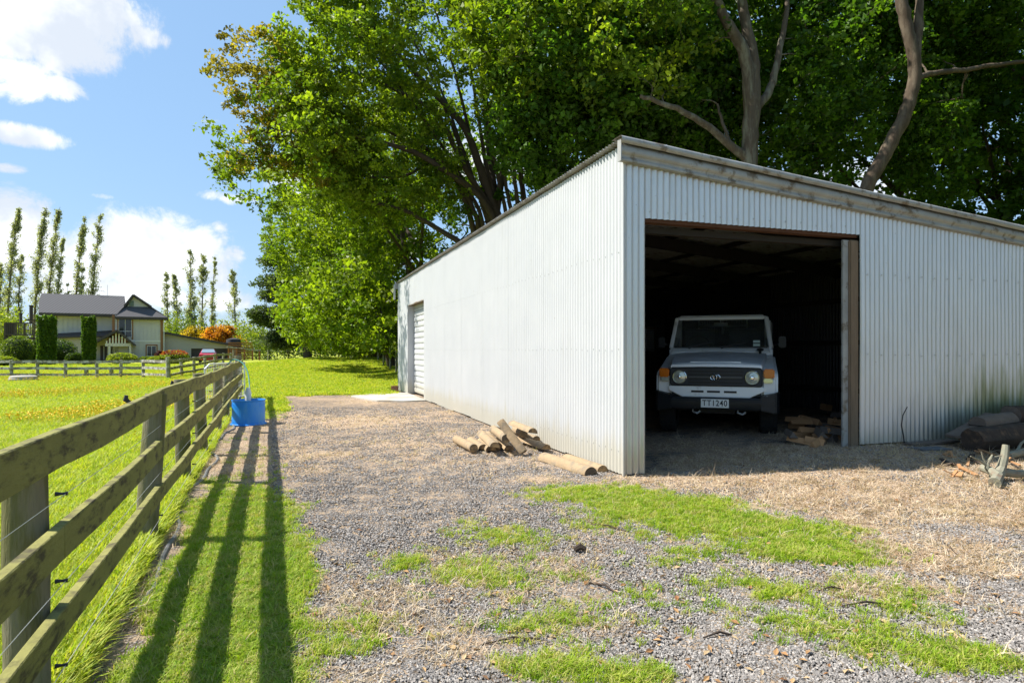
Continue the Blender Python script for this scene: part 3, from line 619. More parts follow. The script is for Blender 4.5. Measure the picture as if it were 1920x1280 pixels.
    branch('fallen_branch', [([W(1890,0,-1.05,.05),W(1930,0,-1.0,.08),W(1990,0,-1.1,.05)], .045,.03), ([W(1905,0,-1.02,.06),W(1915,0,-.9,.14),W(1935,0,-.8,.2)], .02,.008)], 'short pale branch with an orange sawn end on the straw', MT['lichen'])
    for k in range(40):
        px = rr.uniform(560, 1900); py = rr.uniform(880, 1270); c = G(px, py); a = rr.uniform(0,3.14); l = rr.uniform(.05,.16); zz = gzf(c.x, c.y)+.012
        if k < 9:
            mb = MB(); mb.tube([c+Vector((math.cos(a)*l, math.sin(a)*l, zz)), c+Vector((.02*rr.random(),.02,zz+.012)), c-Vector((math.cos(a)*l, math.sin(a)*l, -zz))], [.005,.006,.003], 5)
            tag(mb.build('twig', MT['darklog'], smooth=True), 'dark twig lying on the gravel drive', 'twig', 'twigs on the drive')
    for k in range(26):
        c = W(rr.uniform(1770,1915), 0, rr.uniform(-1.5,-.7), 0); a = rr.uniform(0,3.14); l = rr.uniform(.03,.11); e = Vector((math.cos(a)*l, math.sin(a)*l, rr.uniform(0,.04)))
        mb = MB(); mb.bar(c-e+Vector((0,0,.03)), c+e+Vector((0,0,.03)), rr.uniform(.02,.05), rr.uniform(.008,.02)); tag(mb.build('bark_strip', MT['fire'] if k % 3 else MT['darklog']), 'torn strip of bark littering the straw before the log heap', 'bark', 'bark strips before the log heap')
    c = G(1088,1033); mb = MB(); mb.tube([c+Vector((-.04,0,.012)), c+Vector((0,.01,.03)), c+Vector((.04,0,.014))], [.018,.026,.012], 7); tag(mb.build('bark_chip', MT['darklog'], smooth=True), 'small black lump of bark on the gravel', 'bark')
wood()
# ------------------------------------------------------------------ pickup truck in the bay
def truck():
    o0 = Vector((3.43-.30*0, 8.92, 0)); c = Vector(((1341-960)/F*8.9, 8.9, 0)); c.z = gzf(c.x, c.y)
    U = thing('pickup_truck', c, 'old white flat-deck pickup truck with grey bonnet parked inside the shed', 'truck', rz=math.radians(-20.7))
    wh = mat('truck_white', (.82,.83,.82), .4, .1, 2, second=(.48,.47,.44), s2=3, cut=(.58,.72), coat=.2); pr = mat('primer_grey', (.62,.64,.645), .5, .2, 2, second=(.78,.79,.79), s2=2)
    bk = mat('grille_black', (.022,.022,.024), .4, .2); bl = mat('bumper_black', (.016,.017,.019), .4, .3, 5, second=(.25,.26,.27), s2=11, cut=(.66,.70), bump=.5, bscale=12); ch = mat('chrome', (.75,.75,.74), .15, .05, metal=1); rub = mat('tyre', (.018,.018,.018), .85, .3, 20, .5, 60)
    gl = bpy.data.materials.new('windscreen_glass'); gl.use_nodes = True; b = gl.node_tree.nodes['Principled BSDF']; b.inputs['Base Color'].default_value = (.55,.62,.6,1); b.inputs['Roughness'].default_value = .03; b.inputs['Transmission Weight'].default_value = .95; b.inputs['IOR'].default_value = 1.45
    lens = mat('lamp_lens', (.62,.63,.52), .12, .25, 30, spec=.6, metal=.35); amb = mat('amber_lens', (.62,.16,.012), .2, .15, 20, spec=.6); trim = mat('cab_trim', (.05,.05,.052), .7, .2); stick = mat('sticker', (.6,.75,.72), .6, .1); pl = mat('plate_white', (.74,.74,.70), .45, .08)
    def bd(mb, nm, m, par=None, **k): return mb.build(nm, m, par or U, world=False, **k)
    # body sides: wings with wheel arches, doors
    for sx in (-1, 1):
        arch = [(.62+.44*math.cos(a), .36+.44*math.sin(a)) for a in np.linspace(0.35, math.pi-.35, 11)]
        poly = [(.06,.56),(.02,.66),(.03,.86),(.09,.93),(.5,1.00),(1.32,1.16),(1.32,.44),(1.10,.44)]+arch+[(.13,.52)]
        mb = MB(); a, bb = (.60*sx, .815*sx); mb.prism(poly, 0, min(a, bb), max(a, bb)); w = bd(mb, 'wing', wh, bevel=.035, seg=3)
        mb = MB(); mb.prism([(1.335,.42),(1.335,1.25),(2.36,1.27),(2.36,.42)], 0, min(.70*sx,.785*sx), max(.70*sx,.785*sx)); d = bd(mb, 'door', wh, bevel=.02)
        mb = MB(); mb.box((min(.785*sx,.81*sx),2.12,1.08), (max(.785*sx,.81*sx),2.26,1.12)); bd(mb, 'handle', bk, d, bevel=.006)
        mb = MB(); mb.prism([(2.37,.44),(2.37,1.75),(2.62,1.74),(2.66,1.2),(2.66,.44)], 0, min(.68*sx,.78*sx), max(.68*sx,.78*sx)); bd(mb, 'cab_quarter', wh, bevel=.02)
        # indicators and side lamps
        mb = MB(); mb.box((sx*.70-.07,-.035,.84), (sx*.70+.07,.10,.965)); i = bd(mb, 'indicator', amb, bevel=.015)
        mb = MB(); mb.box((sx*.69-.06,-.02,.775), (sx*.69+.06,.08,.836)); bd(mb, 'side_lamp', lens, bevel=.012)
        # headlamps
        cx = .485*sx; mb = MB(); mb.lathe([(0,-.035),(.05,-.032),(.083,-.012),(.088,.02)], (cx,-.028,.845), 28, axis=1); h = bd(mb, 'headlight', lens, smooth=True)
        mb = MB(); mb.lathe([(.086,-.012),(.092,-.022),(.100,-.016),(.104,.02)], (cx,-.028,.845), 28, axis=1); bd(mb, 'headlight_ring', ch, h, smooth=True)
        mb = MB(); mb.lathe([(0,-.048),(.022,-.044),(.03,-.034)], (cx,-.028,.845), 14, axis=1); bd(mb, 'bulb_shield', ch, h, smooth=True)
        # pillars
        mb = MB(); mb.bar((sx*.765,1.37,1.25), (sx*.70,1.70,1.755), .06, .07, up=(0,1,.6)); bd(mb, 'windscreen_pillar', wh, bevel=.015)
        mb = MB(); mb.bar((sx*.78,1.40,1.27), (sx*.715,1.73,1.775), .02, .022); bd(mb, 'rain_gutter', trim)
        mb = MB(); mb.add([(sx*.762,1.45,1.27),(sx*.762,2.36,1.27),(sx*.70,2.36,1.74),(sx*.70,1.74,1.74)], [(0,1,2,3)]); bd(mb, 'side_window', gl)
        mb = MB(); mb.bar((sx*.755,2.37,1.25), (sx*.70,2.37,1.75), .05, .05); bd(mb, 'door_pillar', wh)
        mb = MB(); mb.bar((sx*.80,1.55,1.30), (sx*.94,1.50,1.34), .02, .02); mr = bd(mb, 'mirror_arm', bk)
        mb = MB(); mb.box((sx*.93-.055,1.49,1.26), (sx*.93+.055,1.53,1.44)); bd(mb, 'mirror', bk, bevel=.015)
        # wheels
        for y in (.62, 3.55):
            mb = MB(); mb.lathe([(.20,-.11),(.30,-.12),(.345,-.105),(.36,-.06),(.362,0),(.36,.06),(.345,.105),(.30,.12),(.20,.11)], (sx*.70,y,.36), 36, axis=0); wl = bd(mb, 'wheel', rub, smooth=True)
            mb = MB(); mb.lathe([(.0,.06),(.08,.07),(.10,.03),(.17,.03),(.20,.10),(.21,.10)] if sx > 0 else [(.0,-.06),(.08,-.07),(.10,-.03),(.17,-.03),(.20,-.10),(.21,-.10)], (sx*.70,y,.36), 28, axis=0); bd(mb, 'rim', wh, wl, smooth=True)
            mb = MB()
            for k in range(30):
                a = k*2*math.pi/30; q = Vector((sx*.70, y+.362*math.cos(a), .36+.362*math.sin(a))); e = Vector((0,-math.sin(a),math.cos(a)))
                for s2 in (-.07, 0.0, .07): mb.bar(q+Vector((s2-.025,0,0)), q+Vector((s2+.025,0,0)), .035, .014, up=Vector((0,math.cos(a),math.sin(a))))
            t = bd(mb, 'tread', rub, wl); t['kind'] = 'stuff'
    # nose, valance with three slots, bonnet
    mb = MB(); mb.prism([(.05,.58),(.05,.98),(1.28,1.10),(1.28,.58)], 0, -.60, .60); bd(mb, 'engine_bay', trim)
    mb = MB(); mb.prism([(-.64,.715),(-.64,.655),(-.44,.56),(.44,.56),(.64,.655),(.64,.715)], 1, -.012, .07); va = bd(mb, 'valance', wh, bevel=.01)
    for x0, x1 in ((-.33,-.15),(-.115,.07),(.11,.29)): mb = MB(); mb.box((x0,-.016,.622), (x1,.0,.662)); bd(mb, 'air_slot', bk, va, bevel=.006)
    st = [(-.015,.985,.605),(-.005,1.02,.61),(.05,1.04,.62),(.35,1.075,.645),(.8,1.13,.68),(1.30,1.185,.71)]; prof = [(-1,-.13),(-1.0,-.045),(-.97,-.012),(-.72,.0),(-.30,.012),(0,.016),(.30,.012),(.72,.0),(.97,-.012),(1.0,-.045),(1,-.13)]
    def loft(S_): 
        mb = MB(); vs = [(px*hw, y, z+pz*(.4 if y < 0 else 1)) for y, z, hw in S_ for px, pz in prof]; n = len(prof); mb.add(vs, [(i*n+j, i*n+j+1, (i+1)*n+j+1, (i+1)*n+j) for i in range(len(S_)-1) for j in range(n-1)]); return mb
    bd(loft(st[2:]), 'bonnet', pr, smooth=True); bd(loft([st[0], st[1], (.055,1.042,.622)]), 'bonnet_lip', wh, smooth=True)
    mb = MB(); mb.hexa([(-.34,.06,1.047),(.34,.06,1.047),(.28,.16,1.06),(-.28,.16,1.06),(-.34,.06,1.062),(.34,.06,1.062),(.28,.16,1.075),(-.28,.16,1.075)]); bd(mb, 'bonnet_edge', wh)
    mb = MB(); mb.prism([(1.27,1.10),(1.27,1.19),(1.33,1.245),(1.40,1.27),(1.40,1.10)], 0, -.745, .745); cw = bd(mb, 'cowl', wh, bevel=.012)
    # grille panel
    mb = MB(); mb.prism([(-.62,.735),(-.60,.715),(.60,.715),(.62,.735),(.62,.955),(.60,.975),(-.60,.975),(-.62,.955)], 1, -.018, .04); gp = bd(mb, 'grille_panel', bk, bevel=.008)
    mb = MB(); mb.add([], []); 
    for k, z in enumerate((.745,.79,.845,.90,.945)): mb = MB(); mb.box((-.36,-.036,z-.011), (.36,-.016,z+.011)); bd(mb, 'grille_bar', trim if k != 2 else mat('grille_grey', (.09,.09,.09), .4, .2), gp, bevel=.004)
    for sx in (-1,1): mb = MB(); mb.box((sx*.485-.125,-.026,.725), (sx*.485+.125,-.015,.965)); bd(mb, 'lamp_surround', trim, gp, bevel=.01)
    mb = MB()
    def ell(cx, cz, a, b_, r=.007): mb.tube([(cx+a*math.cos(t), -.044, cz+b_*math.sin(t)) for t in np.linspace(0, 2*math.pi, 29)], r, 6, cap=False)
    ell(0,.845,.064,.043); ell(0,.862,.040,.016,.005); ell(0,.845,.019,.042,.005); bd(mb, 'badge', ch, gp, smooth=True)
    # bumper with dented end pieces
    mb = MB(); mb.prism([(-.10,.40),(-.115,.44),(-.115,.53),(-.09,.565),(.03,.565),(.03,.40)], 0, -.60, .60); bu = bd(mb, 'bumper', bl, bevel=.012)
    for sx in (-1,1):
        mb = MB(); A = [(.585,-.105),(.79,-.06),(.835,.03),(.835,.26),(.77,.26),(.585,.03)]; A = [(x*sx, y) for x, y in A]; n = len(A)
        zt = [.585,.64,.66,.66,.66,.60]; zb = [.40,.36,.34,.36,.36,.40]
        mb.add([(x, y, zb[i]) for i, (x, y) in enumerate(A)]+[(x, y, zt[i]) for i, (x, y) in enumerate(A)], [tuple(range(n)), tuple(range(n, 2*n))]+[(i, (i+1) % n, n+(i+1) % n, n+i) for i in range(n)]); bd(mb, 'bumper_end', bl, bu, bevel=.014)
    mb = MB(); mb.box((-.185,-.128,.428), (.185,-.120,.548)); np_ = bd(mb, 'number_plate', pl, bu, bevel=.003, seg=1)
    cu = bpy.data.curves.new('plate_text', 'FONT'); cu.body = 'TT1240'; cu.size = .105; cu.align_x = 'CENTER'; cu.align_y = 'CENTER'; cu.extrude = .001; cu.offset = .0014; cu.space_character = 1.12
    to = bpy.data.objects.new('plate_text', cu); COL.objects.link(to); dg = bpy.context.evaluated_depsgraph_get(); me = bpy.data.meshes.new_from_object(to.evaluated_get(dg)); COL.objects.unlink(to); bpy.data.objects.remove(to)
    for p in me.vertices: x, y, z = p.co; p.co = (x*.90, -.1305-z, y*1.08+.488)
    me.materials.append(bk); tx = bpy.data.objects.new('plate_characters', me); COL.objects.link(tx); tx.parent = bu
    # cab: glass, roof, inside
    mb = MB(); mb.add([(-.735,1.385,1.275),(.735,1.385,1.275),(.67,1.69,1.735),(-.67,1.69,1.735)], [(0,1,2,3)]); ws = bd(mb, 'windscreen', gl)
    for k, (z, y) in enumerate(((1.36,1.435),(1.305,1.40))): mb = MB(); mb.box((.50,y-.012,z-.02+.0), (.60,y-.008,z+.018)); bd(mb, 'windscreen_sticker', stick, ws)
    mb = MB(); mb.bar((-.71,1.375,1.265), (.71,1.375,1.265), .03, .03); bd(mb, 'windscreen_seal', bk)
    mb = MB(); mb.bar((-.67,1.69,1.745), (.67,1.69,1.745), .05, .045); bd(mb, 'header_rail', wh, bevel=.01)
    mb = MB(); mb.hexa([(-.715,1.67,1.745),(.715,1.67,1.745),(.715,2.66,1.745),(-.715,2.66,1.745),(-.67,1.72,1.80),(.67,1.72,1.80),(.67,2.62,1.80),(-.67,2.62,1.80)]); bd(mb, 'roof', wh, bevel=.025, seg=3)
    mb = MB(); mb.box((-.70,2.62,.6), (.70,2.66,1.28)); mb.box((-.70,2.62,1.28), (-.42,2.66,1.75)); mb.box((.42,2.62,1.28), (.70,2.66,1.75)); mb.box((-.42,2.62,1.62), (.42,2.66,1.75)); bd(mb, 'cab_rear_wall', trim)
    mb = MB(); mb.add([(-.42,2.64,1.28),(.42,2.64,1.28),(.42,2.64,1.62),(-.42,2.64,1.62)], [(0,1,2,3)]); bd(mb, 'rear_window', gl)
    for x in (-.37,.37):
        mb = MB(); mb.box((x-.26,1.9,.75), (x+.26,2.4,.92)); mb.box((x-.25,2.36,.9), (x+.25,2.5,1.42)); bd(mb, 'seat', mat('seat_cloth', (.09,.09,.095), .9, .2), bevel=.04)
    mb = MB(); mb.prism([(1.42,1.0),(1.42,1.24),(1.62,1.23),(1.72,1.14),(1.70,1.0)], 0, -.69, .69); bd(mb, 'dashboard', trim, bevel=.02)
    mb = MB(); mb.tube([(-.36+.19*math.cos(t), 1.83+.06*math.sin(t), 1.20+.18*math.sin(t)) for t in np.linspace(0, 2*math.pi, 25)], .014, 7, cap=False); mb.tube([(-.36,1.83,1.2),(-.36,1.68,1.1)], .025, 7); bd(mb, 'steering_wheel', bk, smooth=True)
    mb = MB(); mb.box((-.11,1.685,1.60), (.11,1.71,1.66)); mb.bar((0,1.69,1.66), (0,1.69,1.73), .012, .012); bd(mb, 'rear_view_mirror', mat('mirror_back', (.4,.42,.4), .4, .1), bevel=.008)
    for x0, x1, y0 in ((-.48,-.20,0), (.02,.34,0)):
        mb = MB(); mb.tube([(x0,1.33,1.245),(x0+.06,1.355,1.275),(x1,1.40,1.335)], .009, 6); mb.bar((x0+.02,1.345,1.27), (x1+.05,1.41,1.345), .012, .02); bd(mb, 'wiper', bk)
    mb = MB(); mb.tube([(.60,1.15,1.165),(.60,1.15,1.21),(.60,1.14,1.23)], [.02,.02,.055], 10); bd(mb, 'bonnet_mirror', bk, smooth=True)
    # deck, headboard, chassis
    mb = MB(); mb.box((-.86,2.74,.80), (.86,4.6,.87)); dk = bd(mb, 'deck', wh, bevel=.01)
    mb = MB()
    for x in (-.80,-.40,0,.40,.80): mb.bar((x,2.76,.87), (x,2.76,1.70), .035, .035)
    for z in (1.15, 1.42, 1.70): mb.bar((-.81,2.757,z), (.81,2.757,z), .03, .035)
    bd(mb, 'headboard', mat('deck_steel', (.35,.35,.34), .5, .3), dk)
    mb = MB(); mb.box((-.36,.2,.44), (-.24,4.5,.58)); mb.box((.24,.2,.44), (.36,4.5,.58)); mb.tube([(-.62,.62,.36),(.62,.62,.36)], .05, 10); mb.tube([(-.62,3.55,.36),(.62,3.55,.36)], .05, 10); mb.box((-.25,.4,.30), (.25,.9,.5)); mb.box((-.60,.1,.56), (.60,1.3,.60)); bd(mb, 'chassis', MT['dark'])
    for x in (-.30,.30): mb = MB(); mb.tube([(x,-.02,.40),(x,-.06,.36),(x+.06,-.07,.34),(x+.1,-.05,.37)], .014, 7); bd(mb, 'tow_hook', MT['galv'], smooth=True)
truck()
# ------------------------------------------------------------------ house at the end of the paddock
def house():
    wl = mat('house_grey', (.47,.455,.42), .85, .06, .5); wl2 = mat('house_taupe', (.36,.335,.295), .85, .06, .5); br = mat('brown_trim', (.23,.115,.05), .8, .15); rf = mat('roof_grey', (.075,.072,.075), .8, .12, 1.5); fa = mat('fascia', (.05,.043,.04), .7, .1); pn = mat('window_glass', (.02,.024,.026), .06, .1, spec=.6); fr = mat('window_frame', (.62,.62,.58), .5, .05); dk = mat('deck_brown', (.06,.05,.045), .85, .2); gd = mat('garage_door', (.045,.036,.035), .6, .1)
    X = lambda px, Y: (px-960)/F*Y
    Z = lambda py, Y: CH-(py-HY)/F*Y
    H = thing('house', (X(200,75), 76, 0), 'two-storey grey weatherboard house with dark hipped roof and timber corner trim', 'house')
    def bx(nm, m, x0, x1, y0, y1, z0, z1, par=None): mb = MB(); mb.box((x0,y0,z0), (x1,y1,z1)); return mb.build(nm, m, par or H)
    def win(px0, px1, py0, py1, Y, nx=2, ny=(.35,), trim=True):
        x0, x1, z0, z1 = X(px0,Y), X(px1,Y), Z(py1,Y), Z(py0,Y); w = bx('window', pn, x0, x1, Y-.03, Y+.05, z0, z1)
        mb = MB(); t = .05
        for a, b in ((x0,x0+t),(x1-t,x1)): mb.box((a,Y-.07,z0), (b,Y-.032,z1))
        for k in range(1, nx): xx = x0+(x1-x0)*k/nx; mb.box((xx-t/2,Y-.066,z0+t), (xx+t/2,Y-.033,z1-t))
        for a, b in ((z0,z0+t),(z1-t,z1)): mb.box((x0+t,Y-.068,a), (x1-t,Y-.034,b))
        for k in ny: zz = z0+(z1-z0)*k; mb.box((x0+t,Y-.064,zz-t/2), (x1-t,Y-.035,zz+t/2))
        mb.build('frame', fr, w)
        if trim:
            mb = MB(); q = .17
            mb.box((x0-q,Y-.08,z0-.25), (x0-.005,Y-.02,z1+q)); mb.box((x1+.005,Y-.08,z0-.25), (x1+q,Y-.02,z1+q)); mb.box((x0,Y-.078,z1+.005), (x1,Y-.022,z1+q)); mb.build('trim', br, w)
    Ya, Yb = 75.0, 73.2
    bx('wall', wl, X(92,Ya), X(226,Ya), Ya, 82, 0, 5.6)
    bx('wall', wl, X(205,Yb), X(304,Yb), Yb, 82.5, 0, 5.4)
    mb = MB()
    for px in range(100, 204, 9): mb.box((X(px,Ya)-.025,Ya-.03,2.9), (X(px,Ya)+.025,Ya,5.5))
    for px in range(210, 303, 8):
        if not 212 < px < 247: mb.box((X(px,Yb)-.025,Yb-.03,0), (X(px,Yb)+.025,Yb,5.35))
    o = mb.build('battens', wl, H); o['kind'] = 'stuff'
    bx('belt_board', fr, X(206,Yb), X(302,Yb), Yb-.05, Yb-.031, Z(640,Yb), Z(637.5,Yb))
    for px, Y, z1 in ((303.2,Yb,5.4),(206.5,Yb,5.4),(91.5,Ya,5.5)): bx('corner_board', br, X(px,Y)-.16, X(px,Y)+.16, Y-.06, Y+.3, 2.6 if px == 206.5 else 0, z1)
    bx('downpipe', fr, X(307,Yb), X(307,Yb)+.1, Yb-.1, Yb, 0, 5.3)
    win(216.6, 242.6, 596, 632, Yb, 2, (.33,)); win(273, 292, 648, 668, Yb, 2, ()); win(103, 114, 593, 608, Ya, 1, ())
    # roofs
    def slab(nm, poly, m, th=.12, par=None):
        mb = MB(); p = [Vector(q) for q in poly]; n = len(p); mb.add(p+[q-Vector((0,0,th)) for q in p], [tuple(range(n)), tuple(range(2*n-1, n-1, -1))]+[(i, (i+1) % n, n+(i+1) % n, n+i) for i in range(n)]); return mb.build(nm, m, par or H)
    e, rz = Z(588,74), Z(554,78); mz = e+(rz-e)*.60; my = 74+4*.60
    rfm = bpy.data.materials.new('ribbed_roof'); rfm.use_nodes = True; n = NT(rfm.node_tree); b = n.n['Principled BSDF']; g = n.node('ShaderNodeNewGeometry').outputs['Position']; wv = n.node('ShaderNodeTexWave', wave_type='BANDS', bands_direction='X', inp={'Scale': 1.1}); n.l.new(g, wv.inputs[0]); n.l.new(n.mix(wv.outputs['Fac'], (.065,.063,.066), (.11,.107,.11)), b.inputs['Base Color']); b.inputs['Roughness'].default_value = .8; b.inputs['Specular IOR Level'].default_value = .15
    xl, xm = X(75,74), X(103,77)
    R = slab('roof', [(xl,74,e),(X(236,74),74,e),(X(268,78),78,rz),(xm,78,rz),(xm,my,mz)], rfm)
    slab('roof_plane', [(xl,74,e),(xm,my,mz),(xm,82-2.4,mz),(xl,82,e)], rfm, par=R); slab('roof_plane', [(xl,82,e),(X(268,78),82,e),(X(268,78),78,rz),(xm,78,rz),(xm,82-2.4,mz)], rfm, par=R)
    mb = MB(); mb.add([(xm+.15,my,mz),(xm+.15,82-2.4,mz),(xm+.15,78,rz-.12)], [(0,1,2)]); mb.add([(xm+.25,my,mz),(xm+.25,82-2.4,mz),(xm+.25,78,rz-.12)], [(0,1,2)]); mb.build('gablet', fa, H)
    e2 = Z(592,72.6); pk = Vector((X(251.5,73.9),73.9,rz-.12)); gb = e2+(pk.z-e2)*.48; xL, xR = X(204,72.6), X(311,72.6); gl_, gr_ = xL+(pk.x-xL)*.48, xR+(pk.x-xR)*.48
    slab('roof_plane', [(xL,72.6,e2),(xR,72.6,e2),(gr_,74.25,gb),(gl_,74.25,gb)], rf, par=R)
    for sx, xe, gx in ((-1,xL,gl_), (1,xR,gr_)): slab('roof_plane', [(xe,72.6,e2+.01),(gx,73.9,gb+.02),tuple(pk),(pk.x,82.5,pk.z),(xe,82.5,e2)][::sx], rfm, par=R)
    mb = MB(); mb.prism([(gl_+.3,gb-.05),(gr_-.3,gb-.05),(pk.x,pk.z-.2)], 1, 74.3, 74.4); gv = mb.build('gable_wall', wl, H)
    bx('gable_vent', mat('vent_green', (.13,.17,.14), .6, .1), X(247,74.3), X(256,74.3), 74.22, 74.28, Z(572,74.3), Z(562,74.3), gv)
    for sx, gx in ((-1, gl_), (1, gr_)): mb = MB(); mb.bar(Vector((gx,73.86,gb)), pk+Vector((0,-.04,0)), .06, .24); mb.build('barge_board', fa, R)
    for a, b_, zz, Y in ((xl,X(229,74),e,74),(xL,xR,e2,72.6)): bx('fascia', fa, a, b_, Y-.08, Y-.004, zz-.3, zz-.02, R)
    # soffit
    bx('soffit', fa, xl+.1, X(229,74), 74.0, Ya-.002, e-.32, e-.28); bx('soffit', fa, xL+.1, xR-.1, 72.65, Yb-.002, e2-.32, e2-.28)
    # antenna, chimney pipes
    mb = MB(); q = Vector((X(235,78),78,rz-.3)); mb.tube([q, q+Vector((0,0,1.6))], .02, 6); q2 = Vector((X(216.5,78),78,rz-.3)); mb.tube([q2, q2+Vector((0,0,1.05))], .018, 6); mb.tube([q2+Vector((-.5,0,1.05)), q2+Vector((.95,0,.75))], .014, 5)
    for k in range(5): p = q2+Vector((-.45+k*.3,0,1.04-.06*k)); mb.tube([p+Vector((0,-.3,.05)), p+Vector((0,.3,-.05))], .01, 4)
    mb.build('antenna', MT['galv'], R)
    for px, Y, t, w in ((104,79,578,.22),(94,80,592,.18),(300,80,592,.1)): mb = MB(); q = Vector((X(px,Y),Y,4.5)); mb.tube([q, Vector((q.x,q.y,Z(t,Y)))], w, 10); mb.tube([Vector((q.x,q.y,Z(t,Y))), Vector((q.x,q.y,Z(t,Y)+.12))], w*1.3, 10); mb.build('chimney_flue', fa, H)
    # lean-to at left and porch
    Yl = 73.4; bx('lean_to_wall', wl2, X(105,Yl), X(206,Yl), Yl, Ya-.01, 0, Z(632,Yl)); slab('lean_to_roof', [(X(100,Yl),Yl-.5,Z(632,Yl)),(X(204,Yl),Yl-.5,Z(627,Yl)),(X(204,Yl),Ya-.02,Z(618,Yl)),(X(100,Yl),Ya-.02,Z(625,Yl))], fa, .2)
    win(127,131,648,664,Yl,1,())
    Yp = 71.2; pkx, pkz = X(195.5,Yp), Z(618,Yp); xl2, xr2, ez = X(142,Yp), X(231,Yp), Z(646,Yp)
    for xe in (xl2, xr2):
        po = slab('porch_roof', [(xe,Yp-.3,ez),(pkx,Yp-.3,pkz),(pkx,Yl-.01,pkz),(xe,Yl-.01,ez)][::(1 if xe > pkx else -1)], rf, .1); mb = MB(); mb.bar((xe,Yp-.34,ez-.06), (pkx,Yp-.34,pkz-.06), .06, .26); mb.build('barge_board', fa, po)
    bx('porch_beam', wl, X(172,Yp), X(222,Yp), Yp, Yp+.2, Z(649,Yp), Z(643,Yp))
    for px in (175,181,187,193,199,205,211): zz = pkz-abs(X(px,Yp)-pkx)*(pkz-ez)/(xr2-pkx)-.25; bx('gable_slat', fr if px % 4 == 3 else fr, X(px,Yp)-.07, X(px,Yp)+.07, Yp, Yp+.1, Z(643,Yp), max(zz, Z(642,Yp)))
    bx('gable_board', br, X(176,Yp), X(216,Yp), Yp+.25, Yp+.3, Z(643,Yp), Z(633,Yp))
    for px in (146,180,221): bx('porch_post', wl, X(px,Yp)-.13, X(px,Yp)+.13, Yp, Yp+.26, 0, Z(646,Yp)-.02)
    bx('entry_wall', wl2, X(206,72), X(224,72), 72.0, 73.1, 0, Z(646,72)); ed = bx('entry_door', gd, X(183,Yl), X(204,Yl), Yl-.12, Yl-.02, 0, Z(648,Yl))
    for px in (190, 197): bx('door_stile', fr, X(px,Yl)-.03, X(px,Yl)+.03, Yl-.15, Yl-.121, .2, Z(649,Yl), ed)
    # garage wing with sloping roof
    Yg = 74.0; x0, x1 = X(306,Yg), X(474,Yg); zt0, zt1 = Z(623,Yg), Z(650,Yg); d0, d1, dz = X(372,Yg), X(458,Yg), Z(653,Yg)
    mb = MB(); mb.prism([(x0,0),(d0,0),(d0,dz),(d1,dz),(d1,0),(x1,0),(x1,zt1),(x0,zt0)], 1, Yg, Yg+.2); mb.box((x1-.2,Yg+.2,0), (x1,82,zt1-.1)); mb.build('garage_wall', wl2, H)
    mb = MB(); mb.hexa([(x0-.1,Yg-.5,zt0),(x1+.2,Yg-.5,zt1-.02),(x1+.2,82,zt1-.02),(x0-.1,82,zt0),(x0-.1,Yg-.5,zt0+.28),(x1+.2,Yg-.5,zt1+.24),(x1+.2,82,zt1+.24),(x0-.1,82,zt0+.28)]); mb.build('garage_roof', fa, H)
    gdr = bx('garage_door', gd, d0, d1, Yg+.22, Yg+.3, 0, dz)
    for k in range(1, 5): bx('door_groove', fa, d0+.05, d1-.05, Yg+.205, Yg+.219, dz*k/5-.02, dz*k/5+.02, gdr)
    for px in (460,): bx('garage_trim', br, X(px,Yg)-.08, X(px,Yg)+.08, Yg-.05, Yg-.004, 0, dz)
    # balcony on the left
    Yd = 74.5; xa, xb = X(20,Yd), X(72,Yd); zt, zb = Z(608,Yd), Z(633,Yd)
    dkp = bx('balcony', dk, xa, xb, Yd, 79, zb-.25, zb)
    for px in (20.5,38,55,71): bx('balcony_post', dk, X(px,Yd)-.09, X(px,Yd)+.09, Yd, Yd+.18, 0, zt, dkp)
    for z in (zt, zb+.28): bx('balcony_rail', dk, xa, xb, Yd-.04, Yd-.004, z-.07, z+.07, dkp)
    for px in range(23, 71, 3): bx('baluster', dk, X(px,Yd)-.05, X(px,Yd)+.05, Yd+.01, Yd+.07, zb+.2, zt-.08, dkp)
    bx('balcony_screen', dk, X(20,Yd), X(38,Yd), Yd+.2, Yd+.25, zb, zt-.02, dkp)
    bx('balcony_awning', dk, X(53,Yd), X(76,Yd), Yd+1, Yd+3, Z(602,Yd), Z(600,Yd), dkp)
    H.rotation_euler.z = math.radians(28); H.scale.x = .83; H.location.x -= 1.1
    # timber slat pergola fence on the right of the garage
    p = thing('timber_pergola', (X(457,80),80,0), 'brown timber slat screen and pergola at the end of the garage', 'pergola'); rw = mat('brown_timber', (.26,.105,.03), .8, .2)
    for px, Y in ((428,79.5),(443,80),(458,80.5),(473,81),(486,81.5)): mb = MB(); mb.box((X(px,Y)-.08,Y,0), (X(px,Y)+.08,Y+.16,Z(653 if px < 480 else 656,Y))); mb.build('post', rw, p)
    mb = MB(); mb.bar((X(426,79.6),79.6,Z(650,79.6)), (X(488,81.6),81.6,Z(657,81.6)), .35, .12); mb.build('beam', MT['farrail'], p)
    for k in range(8): zz = .3+k*.27; a = (X(428,79.7),79.7,zz); b_ = (X(474,81.2),81.2,zz); mb = MB(); mb.bar(a, b_, .03, .13); mb.build('slat', rw, p)
    tk = MB(); c = (X(438,88),88,0); tk.lathe([(0,0),(1.0,0),(1.0,2.3),(.98,Z(641,88)-.2),(.9,Z(636,88)),(.2,Z(635,88)+.1),(0,Z(635,88)+.1)], c, 28); tag(tk.build('water_tank', mat('tank_black', (.03,.03,.032), .6, .2), smooth=True), 'black round water tank standing behind the garage roof', 'tank')
house()
